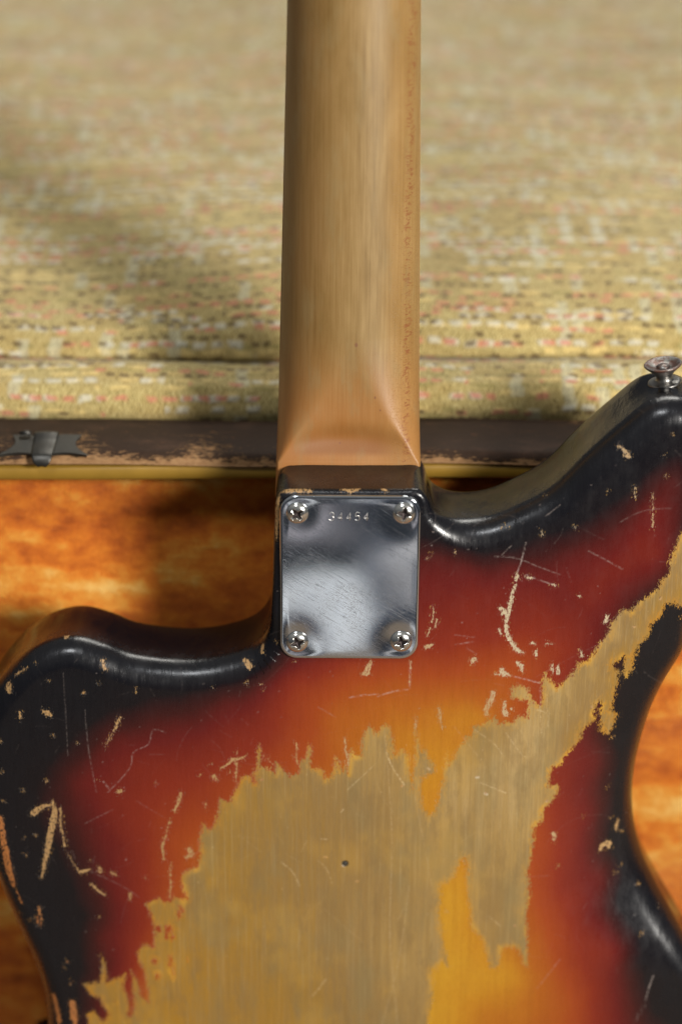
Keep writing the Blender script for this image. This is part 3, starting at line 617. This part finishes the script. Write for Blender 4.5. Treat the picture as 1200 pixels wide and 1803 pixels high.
def plate_mesh():
    T = 1.5; V = []
    fr = [(0.0, -.1), (0.0, T - .75), (.10, T - .35), (.35, T - .09), (.75, T)]
    nr = 64; n0 = None
    for ins_, z in fr:
        p = rrect(PHW, PHH, 6.4); c = p * 1.0
        s = np.array([(PHW - ins_) / PHW, (PHH - ins_) / PHH]); V.append(np.c_[p * s, np.full(len(p), z)])
    p = rrect(PHW - .75, PHH - .75, 5.65); s0 = rrect(PHW, PHH, 6.4) * np.array([(PHW - .75) / PHW, (PHH - .75) / PHH])
    for k in range(1, nr + 1):
        f = 1 - k / nr
        xy = s0 * f
        V.append(np.c_[xy, np.full(len(xy), T)])
    n1 = len(V[0]); V = np.concatenate(V); nfr = len(fr)
    top = np.arange(len(V)) >= (nfr - 1) * n1
    x, y = V[:, 0], V[:, 1]; dz = np.zeros(len(V))
    # pulled down a little around each screw, and never quite flat
    for sx, sy in SC:
        r = np.hypot(x - sx, y - sy); dz -= .17 * np.exp(-(r / 6.5) ** 2)
    dz += .045 * np.sin(x / 9 + .6) * np.cos(y / 12 + .3) + .03 * np.sin(y / 7 - x / 15)
    fade = np.clip(np.minimum(PHW - np.abs(x), PHH - np.abs(y)) / 3, 0, 1)
    V[:, 2] += np.where(top, dz * fade, 0)
    return V, gridF(len(V) // n1, n1, wrap_m=True)
def m_chrome():
    t = NT('scratched chrome'); co = t.scale(t.coord(), (1000,) * 3); xyz = t.sep(co)
    n = t.n.new('ShaderNodeVectorRotate'); n.rotation_type = 'Z_AXIS'; t.l.new(co, n.inputs['Vector']); n.inputs['Angle'].default_value = R_(-32); rc = n.outputs[0]
    s1 = t.noise(t.scale(rc, (5.5, .16, 1)), 1, 3, .7); n2 = t.n.new('ShaderNodeVectorRotate'); n2.rotation_type = 'Z_AXIS'; t.l.new(co, n2.inputs['Vector']); n2.inputs['Angle'].default_value = R_(122); rd = n2.outputs[0]
    s1 = t.noise(t.scale(rd, (.10, 4.0, 1)), 1, 4, .75); s1b = t.noise(t.scale(rd, (.22, 8.0, 1), (3, 5, 0)), 1, 2, .7)
    s1 = t.noise(t.scale(rd, (7.0, .20, 1)), 1, 3, .7); s1b = t.noise(t.scale(rd, (12.0, .10, 1), (3, 5, 0)), 1, 2, .7)
    lines = t.math('MAXIMUM', t.step(s1, .64, .76), t.math('MULTIPLY', t.step(s1b, .60, .74), .6))
    pit = t.step(t.noise(co, 3.2, 3, .7), .60, .72)
    zone = t.step(t.noise(t.scale(co, (.06, .06, .06)), 1, 2), .42, .62)
    pit = t.math('MULTIPLY', pit, zone)
    smear = t.noise(t.scale(co, (.09, .09, .1)), 1, 4, .65)
    col = t.mix(t.math('MULTIPLY', lines, .5), t.mix(smear, (.52, .56, .61), (.66, .68, .70)), (.85, .86, .88))
    col = t.mix(t.math('MULTIPLY', pit, .35), col, (.38, .36, .33))
    r = t.math('ADD', t.lin(smear, .3, .7, .02, .06), t.math('ADD', t.math('MULTIPLY', lines, .22), t.math('MULTIPLY', pit, .12)))
    b = t.bump(lines, -.000006, .4); b = t.bump(pit, -.00001, .4, b)
    return t.out(Base_Color=col, Metallic=1.0, Roughness=r, Normal=b)
MC = m_chrome()
V, F = plate_mesh(); plate = link('neck_plate', mesh('neck_plate', V * MM, F), MC, guitar); plate.location = (PX * MM, PY * MM, 0)
def screw_mesh():
    global cuts
    r0 = 4.15; n = 56; nr = 44; V = []; cuts = []
    for k in range(nr + 1):
        r = r0 * k / nr
        for a in np.linspace(0, 2 * math.pi, n * 2, endpoint=False):
            x, y = r * math.cos(a), r * math.sin(a)
            z = 2.35 * math.sqrt(max(0, 1 - (r / r0) ** 2.3)) ** .9
            best = 9
            for u, v in ((x, y), (y, x)):
                # arm along u: half width shrinks outwards, depth eases to nothing
                q = max(abs(v) - (.80 - .17 * abs(u)), (abs(u) - 2.3) * .9); best = min(best, q)
            cut = 1 / (1 + math.exp(best / .085)); z -= cut * max(.6, 1.75 - .36 * r); cuts.append(cut)
            V.append((x, y, z))
    m = n * 2; V += [(r0 * math.cos(a), r0 * math.sin(a), -.6) for a in np.linspace(0, 2 * math.pi, m, endpoint=False)]
    return np.array(V), gridF(nr + 2, m, wrap_m=True)
V, F = screw_mesh(); sm = mesh('screw', V * MM, F); add_attr(sm, 'slot', np.r_[cuts, np.zeros(len(V) - len(cuts))])
ts = NT('worn nickel screw'); co = ts.scale(ts.coord(), (1000,) * 3); rr_ = ts.sep(co)
nn = ts.noise(co, 1.2, 4, .7)
inner = ts.step(ts.attr('slot'), .35, .85)
ccc = ts.mix(ts.math('MULTIPLY', inner, .97), ts.mix(nn, (.60, .59, .56), (.78, .77, .73)), (.03, .02, .02))  # slot darkened in colour for the shade of the recess
MS = ts.out(Base_Color=ccc, Metallic=1.0, Roughness=ts.math('ADD', ts.lin(nn, .3, .7, .12, .24), ts.math('MULTIPLY', inner, .4)), Normal=ts.bump(nn, .00002, .3))
scr0 = None
for i, (s, rot) in enumerate(zip(SC, (38, -8, 20, 12))):
    if scr0 is None: o = scr0 = link('screw', sm, MS, plate)
    else: o = scr0.copy(); C.objects.link(o); o.parent = plate
    o.location = (s[0] * MM, s[1] * MM, 1.15 * MM); o.rotation_euler = (R_((2, -3, 1, -2)[i]), R_((-2, 1, 3, 2)[i]), R_(rot))
# stamped digits: one groove-like raised burr per stroke
DIG = {'3': [[(0.05, .82), (.25, 1), (.7, 1), (.92, .8), (.85, .6), (.5, .52), (.88, .42), (.95, .2), (.72, 0), (.25, 0), (.03, .18)]],
       '4': [[(.72, 0), (.72, 1), (.05, .3), (1, .3)]],
       '5': [[(.88, 1), (.2, 1), (.12, .55), (.6, .62), (.92, .42), (.85, .1), (.5, 0), (.06, .14)]]}
def tube(pts, r, seg=6):
    pts = np.array(pts, float); n = len(pts); V = []
    for i in range(n):
        a = pts[max(i - 1, 0)]; b = pts[min(i + 1, n - 1)]; t = (b - a); t /= max(np.linalg.norm(t), 1e-9)
        up = np.array([0, 0, 1.]); s = np.cross(t, up); s /= max(np.linalg.norm(s), 1e-9); u = np.cross(s, t)
        for k in range(seg): an = 2 * math.pi * k / seg; V.append(pts[i] + r * (math.cos(an) * s + .8 * math.sin(an) * u))
    F = [tuple(f) for f in gridF(n, seg, wrap_m=True)] + [tuple(range(seg)), tuple(range((n - 1) * seg, n * seg))[::-1]]
    return V, F
dpx = on_guitar([(585, 909), (607, 909), (625, 909), (643, 909), (602, 901)], 1.3)
xs = np.linspace(on_guitar([(583.5, 909)], 1.4)[0, 0], on_guitar([(644, 909)], 1.4)[0, 0], 5); y0 = dpx[0, 1] - PY
V = []; F = []
for ch, x_ in zip('34454', xs):
    for st in DIG[ch]:
        st = catmull(np.array(st), False, .12) if ch in '35' else np.array(st)
        pts = [((x_ - PX) + (a - .5) * 1.75 * 1.0 + (b - .5) * .15, y0 + (b - .5) * 3.0, 1.46) for a, b in st]
        v, f = tube(pts, .14); k = len(V); V += list(v); F += [tuple(i + k for i in q) for q in f]
link('serial_number', mesh('serial_number', np.array(V) * MM, F), m_plain('stamped burr', (.80, .78, .74), .30, 1.0, .1), plate)

# ------------------------------------------------------------------ strap button on the horn tip
bp = on_guitar([(1170, 674)], -23)[0]
yj = np.abs(outline[:, 0] - bp[0]) + (outline[:, 1] < 20) * 999; y_out = outline[yj.argmin(), 1]
tb = NT('tarnished nickel'); co = tb.scale(tb.coord(), (1000,) * 3); n = tb.noise(co, .5, 4, .7); hy = tb.sep(co)[1]
rust = tb.math('MULTIPLY', tb.step(tb.noise(co, .35, 4, .7), .38, .60), tb.step(hy, 5, 9))
MT = tb.out(Base_Color=tb.mix(rust, tb.mix(n, (.15, .145, .14), (.30, .29, .27)), (.10, .045, .03)), Metallic=tb.lin(rust, 0, 1, 1, .4), Roughness=tb.lin(n, .3, .7, .25, .5), Normal=tb.bump(n, .0002, .5))
sb = bpy.data.objects.new('strap_button', None)
prof = [(0, .1), (5.6, .1), (6.0, .5), (5.9, 1.1), (5.3, 1.45), (3.4, 1.6), (2.9, 2.2), (2.75, 3.6), (3.1, 4.8), (4.6, 6.8), (6.2, 8.6), (6.75, 9.3), (6.8, 9.8), (6.5, 10.1), (5.9, 9.9), (4.4, 9.0), (2.9, 8.4), (0, 8.3)]
V, F = lathe(prof); sb = link('strap_button', mesh('strap_button', V * MM, F), MT, guitar)
sb.location = (bp[0] * MM, (y_out - .4) * MM, -24 * MM); sb.rotation_euler = (R_(5), R_(0), R_(9)); sb.scale = (1.02, .80, 1.02)
prof = [(0, 8.35), (2.4, 8.35), (2.5, 8.7), (1.6, 9.4), (0, 9.55)]
V, F = lathe(prof, 24); bs = link('screw_head', mesh('screw_head', V * MM, F), MT, sb)

# ------------------------------------------------------------------ guitar case: open lid standing behind the guitar
case = empty('guitar_case')
tag(case, 'old open guitar case with brown worn edge, small latch and mottled orange plush lining', 'guitar case')
pn = G @ Vector((0, on_guitar([(612, 800)], -55)[0, 1] * MM, -.056))
YR = pn[1] + .004                                   # front of the rail
zr_b = on_world([(600, 822)], 1, YR)[0, 2]; zr_t = on_world([(600, 803)], 1, YR)[0, 2]
yb = on_world([(600, 757)], 2, zr_t)[0, 1]           # back of the rail top
def extrude_x(prof, x0, x1, nx):
    xs = np.linspace(x0, x1, nx); prof = np.array(prof); V = []
    for x in xs: V.append(np.c_[np.full(len(prof), x), prof])
    return np.concatenate(V), gridF(nx, len(prof))
h = zr_t - zr_b; rp = []
rp.append((yb + .012, zr_b - .05))
rp.append((yb + .012, zr_t - .003))
for a in np.linspace(90, 180, 8): rp.append((YR + .0045 + .0045 * math.cos(R_(a)), zr_t - .0045 + .0045 * math.sin(R_(a)) + .0004))
rp.insert(2, (yb + .009, zr_t))
rp += [(YR, zr_b + .001), (YR + .001, zr_b), (YR + .012, zr_b)]
V, F = extrude_x(rp, -.40, .40, 500)
V[:, 2] += .0006 * np.sin(V[:, 0] * 37) ; V[:, 1] += .0005 * np.sin(V[:, 0] * 61)
t = NT('brown leatherette'); co = t.scale(t.coord(), (1000,) * 3); xyz = t.sep(co)
grain = t.noise(co, 1.1, 4, .65); big = t.noise(t.scale(co, (.06, .12, .12)), 1, 4, .65)
col = t.mix(grain, (.020, .011, .007), (.045, .026, .016))
col = t.mix(t.math('MULTIPLY', t.step(big, .5, .75), .5), col, (.085, .045, .028))
edge_y = t.lin(xyz[2], (zr_t + .0002) * 1000, (zr_b + .0015) * 1000, 0, 1)
wear = t.step(t.math('ADD', t.math('ADD', t.math('MULTIPLY', edge_y, .42), t.math('MULTIPLY', t.noise(t.scale(co, (.28, .9, .9)), 1, 5, .8), 1.5)), t.math('MULTIPLY', t.noise(t.scale(co, (.022, .05, .05), (3, 0, 0)), 1, 2), 1.2)), 1.56, 1.72)
bc_ = t.mix(t.noise(t.scale(co, (.5, 1, 1)), 1, 3), (.15, .065, .028), (.34, .21, .10))
col = t.mix(wear, col, bc_)
scuff = t.math('MULTIPLY', t.step(t.noise(t.scale(co, (.22, .9, .9), (5, 0, 0)), 1, 4, .8), .64, .72), .8)
col = t.mix(scuff, col, (.30, .12, .055))
ML = t.out(Base_Color=col, Specular_IOR_Level=.08, Roughness=t.lin(wear, 0, 1, .6, .85), Normal=t.bump(grain, .0003, .5, t.bump(wear, -.0004, .6)))
rail = link('case_edge', mesh('case_edge', V, F), ML, case)
# binding strip under the rail
zb0 = on_world([(600, 846)], 1, YR)[0, 2]
V, F = extrude_x([(YR + .010, zr_b - .0003), (YR + .0012, zr_b - .0003), (YR + .0006, zr_b - .001), (YR + .0006, zb0 + .001), (YR + .0014, zb0), (YR + .010, zb0)], -.40, .40, 160)
V[:, 2] += .0005 * np.sin(V[:, 0] * 23 + 1)
bind = link('binding', mesh('binding', V, F), m_plain('yellow binding', (.24, .135, .016), .45, 0, .25, .06), case)
# plush lining
pl_y0 = on_guitar([(300, 848)], -78)[0, 1] + 6
def lining():
    xs = np.linspace(-396, 396, 380); ys = np.linspace(-385, pl_y0 + 4, 230); X, Y = np.meshgrid(xs, ys, indexing='ij')
    Zl = -76 + 2.2 * np.sin(Y / 11 + np.sin(X / 40) * 1.4) * np.cos(X / 60 + 1) + 1.6 * np.sin(Y / 23 + X / 70) + 1.0 * np.sin(X / 13 + Y / 31)
    Zl -= 10 * np.clip((Y - pl_y0 + 5) / 9, 0, 1) ** 2
    return np.stack([X.ravel(), Y.ravel(), Zl.ravel()], 1), gridF(380, 230)
V, F = lining()
t = NT('orange plush'); co = t.scale(t.coord(), (1000,) * 3)
a1 = t.noise(t.scale(co, (.015, .05, .03)), 1, 4, .55, .1); a2 = t.noise(t.scale(co, (.12, .16, .1)), 1, 3, .55, .0); a3 = t.noise(t.scale(co, (1.3, 1.3, 1)), 1, 3, .7)
v = t.math('ADD', t.math('MULTIPLY', a1, .62), t.math('ADD', t.math('MULTIPLY', a2, .38), t.math('MULTIPLY', t.math('SUBTRACT', a3, .5), .22)))
col = t.ramp(v, [(.32, (.24, .045, .004)), (.42, (.46, .10, .009)), (.51, (.62, .17, .014)), (.585, (.68, .28, .038)), (.67, (.76, .44, .12))])  # light and dark of the pile direction put into the colour
MP = t.out(Base_Color=col, Roughness=.85, Sheen_Weight=.35, Sheen_Roughness=.4, Sheen_Tint=(1, .7, .35), Specular_IOR_Level=.2, Normal=t.bump(v, .004, .6, t.bump(a3, .0008, .6)))
lin_o = link('plush_lining', mesh('plush_lining', V * MM, F), MP, case)
lin_o.matrix_world = G
# lid shell behind the lining and its bottom wall
def box(x0, x1, y0, y1, z0, z1, bev=3):
    V = np.array([(x, y, z) for x in (x0, x1) for y in (y0, y1) for z in (z0, z1)])
    return V, [(0, 1, 3, 2), (4, 6, 7, 5), (0, 4, 5, 1), (2, 3, 7, 6), (0, 2, 6, 4), (1, 5, 7, 3)]
def boxo(name, dims, mat, parent, mw=None, bev=.002):
    V, F = box(*dims); o = link(name, mesh(name, V * MM, F), mat, parent, smooth=False)
    b = o.modifiers.new('b', 'BEVEL'); b.width = bev; b.segments = 3
    if mw: o.matrix_world = mw
    return o
boxo('shell', (-399, 399, -392, pl_y0 - 6, -100, -84), ML, case, G)
boxo('bottom_wall', (-399, 399, -392, -366, -83.5, 30), MP, case, G)
# latch on the rail
lx = on_world([(5, 795), (52, 795), (103, 795), (152, 795), (78, 795)], 2, zr_t)[:, 0]
lyb = on_world([(78, 772)], 2, zr_t)[0, 1]; lyf = on_world([(78, 807)], 2, zr_t)[0, 1]
ML2 = m_plain('tarnished latch metal', (.075, .072, .065), .42, 1.0, .35, .12)
def latch_plate():
    n = 12; top = []; L = []
    x0, x1 = lx[0], lx[3]
    for k in np.linspace(0, 1, 24):      # back edge
        L.append((x0 + .003 + (x1 - x0 - .006) * k, lyb + .0 - .0004 * math.sin(k * math.pi * 2)))
    for k in np.linspace(0, 1, n)[1:-1]: L.append((x1 - .003 - .0035 * math.sin(k * math.pi) + .004 * k, lyb + (lyf - lyb) * k))
    for k in np.linspace(1, 0, 30): L.append((x0 - .001 + (x1 - x0 + .002) * k, lyf + .0022 * math.sin(((k * 2) % 1) * math.pi) ))
    for k in np.linspace(1, 0, n)[1:-1]: L.append((x0 + .003 + .0035 * math.sin(k * math.pi) - .004 * k, lyb + (lyf - lyb) * k))
    m = len(L); L = np.array(L)
    V = np.concatenate([np.c_[L, np.full(m, zr_t + .0001)], np.c_[L, np.full(m, zr_t + .0015)]])
    return V, [tuple(f) for f in gridF(2, m, wrap_m=True)] + [tuple(range(m)), tuple(range(m, 2 * m))]
V, F = latch_plate(); latch = link('latch', mesh('latch', V, F), ML2, case, smooth=False)
bvl = latch.modifiers.new('b', 'BEVEL'); bvl.width = .0004; bvl.segments = 2; bvl.limit_method = 'ANGLE'
# bent tab with a round tongue over the front edge
def tab_mesh():
    xc = (lx[1] + lx[2]) / 2; hw = (lx[2] - lx[1]) / 2 * .85
    path = [(lyb + .0012, zr_t + .0012), (lyb + .0005, zr_t + .0030), (lyb - .0012, zr_t + .0034), (lyb - .006, zr_t + .0024), (lyf + .003, zr_t + .0022), (lyf - .0003, zr_t + .0016), (lyf - .0022, zr_t - .0004), (lyf - .0026, zr_t - .0022)]
    path = catmull(np.array(path), False, .0006 * 1)
    path = path[::max(1, len(path) // 40)]; n = len(path); s = np.linspace(0, 1, n); V = []
    for k, (y, z) in enumerate(path):
        wk = hw * (1 - .12 * s[k]) if s[k] < .72 else hw * .88 * math.sqrt(max(0.02, 1 - ((s[k] - .72) / .29) ** 2))
        for a in np.linspace(-1, 1, 13): V.append((xc + a * wk, y, z - .0004 * a * a))
    return np.array(V), gridF(n, 13)
V, F = tab_mesh(); tab = link('latch_tab', mesh('latch_tab', V, F), ML2, latch)
so_ = tab.modifiers.new('s', 'SOLIDIFY'); so_.thickness = .0009
V, F = lathe([(0, -.0042), (.0009, -.0042), (.0009, .0002), (0, .0002)], 16); V = V[:, [1, 0, 2]]
pin = link('hinge_pin', mesh('hinge_pin', V, F), ML2, latch); pin.location = (lx[1] - .0005, lyb - .001, zr_t + .0030)

# ------------------------------------------------------------------ sofa behind
sofa = empty('sofa'); tag(sofa, 'sofa in olive gold tweed with pink and white flecks, behind the guitar case', 'sofa')
YS = yb + .0125 + .003; ZS = zr_t
zs0 = on_world([(600, 752)], 1, YS)[0, 2]
zc = on_world([(600, 628)], 1, YS + .024)[0, 2]; H = zc - zs0
P1 = [(YS + .012, .03), (YS + .006, zs0 - .20), (YS + .002, zs0 - .05), (YS, zs0), (YS - .002, zs0 + H * .45), (YS + .002, zs0 + H * .85), (YS + .008, zc - .0015), (YS + .016, zc + .0002), (YS + .0235, zc - .001)]
P1 += [(YS + .0245, zc - .0005), (YS + .0262, zc + .004), (YS + .034, zc + .0095), (YS + .052, zc + .015), (YS + .10, zc + .021), (YS + .25, zc + .027), (YS + .45, zc + .027), (YS + .70, zc + .020)]
P1 += [(YS + .78, zc + .010), (YS + .80, zc - .03), (YS + .80, .05)]
sp = next(k for k, q in enumerate(P1) if abs(q[0] - (YS + .0245)) < 1e-9)
pr_base = catmull(np.array(P1[:sp] + [(YS + .034, zc - .006)]) * 1000, False, 2.0)
pr_cush = catmull(np.array([(YS + .034, zc - .0055)] + P1[sp:]) * 1000, False, 2.0)
def fabric_mesh(name, pr, x0, x1, nx, parent, mat, wav):
    xs = np.linspace(x0, x1, nx); sl = np.r_[0, np.cumsum(np.linalg.norm(np.diff(pr, axis=0), axis=1))]
    Xg, Sg = np.meshgrid(xs, sl, indexing='ij'); V = np.stack([Xg, np.tile(pr[:, 0], (nx, 1)), np.tile(pr[:, 1], (nx, 1))], -1)
    Zw = wav(Xg, V[..., 1], V[..., 2]); V[..., 2] += Zw
    me = mesh(name, V.reshape(-1, 3) * MM, gridF(nx, len(pr)))
    uv = me.uv_layers.new(name='UVMap'); li = np.empty(len(me.loops), np.int32); me.loops.foreach_get('vertex_index', li)
    U = np.stack([Xg.ravel(), Sg.ravel()], 1)[li] * .01; uv.data.foreach_set('uv', U.astype(np.float32).ravel())
    return link(name, me, mat, parent)
def m_tweed():
    t = NT('woven tweed'); uv = t.coord('UV'); mm = t.scale(uv, (62, 86, 100))
    wb = t.n.new('ShaderNodeTexNoise'); t.l.new(mm, wb.inputs['Vector']); wb.inputs['Scale'].default_value = .14; wb.inputs['Detail'].default_value = 4
    vm = t.n.new('ShaderNodeVectorMath'); vm.operation = 'MULTIPLY_ADD'; t.l.new(wb.outputs['Color'], vm.inputs[0]); vm.inputs[1].default_value = (4, 4.0, 0); t.l.new(mm, vm.inputs[2])
    s = t.sep(vm.outputs[0]); u, v = s[0], s[1]
    def layer(pitch, dash, seed, prob, rowprob, soft=.34):
        r = t.math('FLOOR', t.math('DIVIDE', v, pitch)); fv = t.math('FRACT', t.math('DIVIDE', v, pitch))
        ju = t.math('ADD', u, t.math('MULTIPLY', t.white(r, seed, 1.7), dash))
        c = t.math('FLOOR', t.math('DIVIDE', ju, dash)); fu = t.math('FRACT', t.math('DIVIDE', ju, dash))
        on = t.math('LESS_THAN', t.white(r, c, seed), prob)
        row = t.math('LESS_THAN', t.white(r, seed, 9.1), rowprob)
        clu = t.math('GREATER_THAN', t.white(t.math('FLOOR', t.math('DIVIDE', ju, dash * 4.2)), r, seed + 3), .35)
        mu = t.math('MULTIPLY', t.step(fu, 0, soft), t.step(fu, 1, 1 - soft)); mv = t.math('MULTIPLY', t.step(fv, 0, .38), t.step(fv, 1, .62))
        return t.math('MULTIPLY', t.math('MULTIPLY', t.math('MULTIPLY', on, row), clu), t.math('MULTIPLY', mu, mv))
    # thick warp threads, leaning a little
    wv = t.math('ADD', u, t.math('MULTIPLY', t.noise(t.scale(mm, (.3, .35, 1)), 1, 2), 1.2))
    thr = t.math('SINE', t.math('MULTIPLY', wv, 2 * math.pi / .9)); thr = t.lin(t.math('MULTIPLY', thr, t.math('SINE', t.math('MULTIPLY', t.math('ADD', v, t.math('MULTIPLY', u, .25)), 2 * math.pi / 2.6))), -1, 1)
    hair = t.noise(t.scale(mm, (1.25, .33, 1)), 1, 3, .75)
    base = t.ramp(t.math('ADD', t.math('MULTIPLY', thr, .35), t.math('MULTIPLY', hair, .65)), [(.27, (.12, .078, .016)), (.42, (.29, .215, .072)), (.58, (.455, .36, .145)), (.78, (.58, .50, .25))])
    patch = t.noise(t.scale(mm, (.05, .05, 1)), 1, 3)
    base = t.mix(t.math('MULTIPLY', t.step(patch, .4, .65), .35), base, (.32, .20, .06))
    brk = t.step(t.noise(t.scale(mm, (1.6, 1.1, 1), (5, 1, 0)), 1, 3, .7), .28, .47)
    gold = layer(3.1, 7.0, 5.0, .6, .6); white = layer(3.7, 4.6, 11.0, .72, .5); pink = layer(3.0, 4.2, 23.0, .6, .45); brown = layer(2.6, 3.2, 37.0, .5, .48); ol = layer(2.9, 8.0, 51.0, .6, .4)
    col = t.mix(t.math('MULTIPLY', ol, .5), base, (.20, .17, .05))
    col = t.mix(t.math('MULTIPLY', gold, .55), col, (.66, .48, .18))
    # pale upright slubs
    cu = t.math('FLOOR', t.math('DIVIDE', u, 4.3)); cv = t.math('FLOOR', t.math('DIVIDE', t.math('ADD', v, t.math('MULTIPLY', t.white(cu, 3.0, 4.0), 11)), 11))
    up = t.math('MULTIPLY', t.math('LESS_THAN', t.white(cu, cv, 77.0), .16), t.step(t.math('ABSOLUTE', t.math('SUBTRACT', t.math('FRACT', t.math('DIVIDE', u, 4.3)), .5)), .5, .2))
    col = t.mix(t.math('MULTIPLY', up, .4), col, (.50, .50, .38))
    col = t.mix(t.math('MULTIPLY', t.math('MULTIPLY', white, brk), .6), col, (.58, .56, .47))
    col = t.mix(t.math('MULTIPLY', t.math('MULTIPLY', pink, brk), .8), col, (.50, .17, .11))
    col = t.mix(t.math('MULTIPLY', t.math('MULTIPLY', brown, brk), .9), col, (.10, .06, .025))
    hgt = t.math('ADD', t.math('MULTIPLY', thr, .5), t.math('ADD', t.math('MULTIPLY', hair, .6), t.math('ADD', t.math('MULTIPLY', white, .7), t.math('MULTIPLY', gold, .4))))
    col = t.mix(t.math('MULTIPLY', t.math('MULTIPLY', t.step(hair, .55, .4), t.step(thr, .6, .1)), .7), col, (.10, .07, .02))
    return t.out(Base_Color=col, Roughness=.9, Sheen_Weight=.15, Specular_IOR_Level=.2, Normal=t.bump(hgt, .0007, .7))
MW = m_tweed()
def wav(X, Y, Z_):
    k = np.clip((Y - (YS * 1000 + 20)) / 30, 0, 1)
    crease = np.exp(-((Y - YS * 1000 - 23.0) / 3.0) ** 2)
    return k * (2.2 * np.sin(X / 47 + 1) + 1.4 * np.sin(X / 29 + Y / 60)) + (1 - k) * .8 * np.sin(X / 35 + .5) - crease * (.5 + 1.0 * np.sin(X / 38 + 2.0)) + 1.5 * np.sin(X / 19 + .7 + np.sin(X / 41)) * np.exp(-((Y - YS * 1000 - 16) / 9.0) ** 2)
sw = wav
fabric_mesh('seat_base', pr_base, -620, 620, 520, sofa, MW, wav)
fabric_mesh('seat_cushion', pr_cush, -620, 620, 520, sofa, MW, wav)

# ------------------------------------------------------------------ floor
V = np.array([(-3, -1.25, 0), (3, -1.25, 0), (3, 3, 0), (-3, 3, 0)], float)
fl = link('floor', mesh('floor', V, [(0, 1, 2, 3)]), m_plain('carpet', (.16, .12, .085), .95, 0, .3, .02, .002), None); tag(fl, kind='structure')
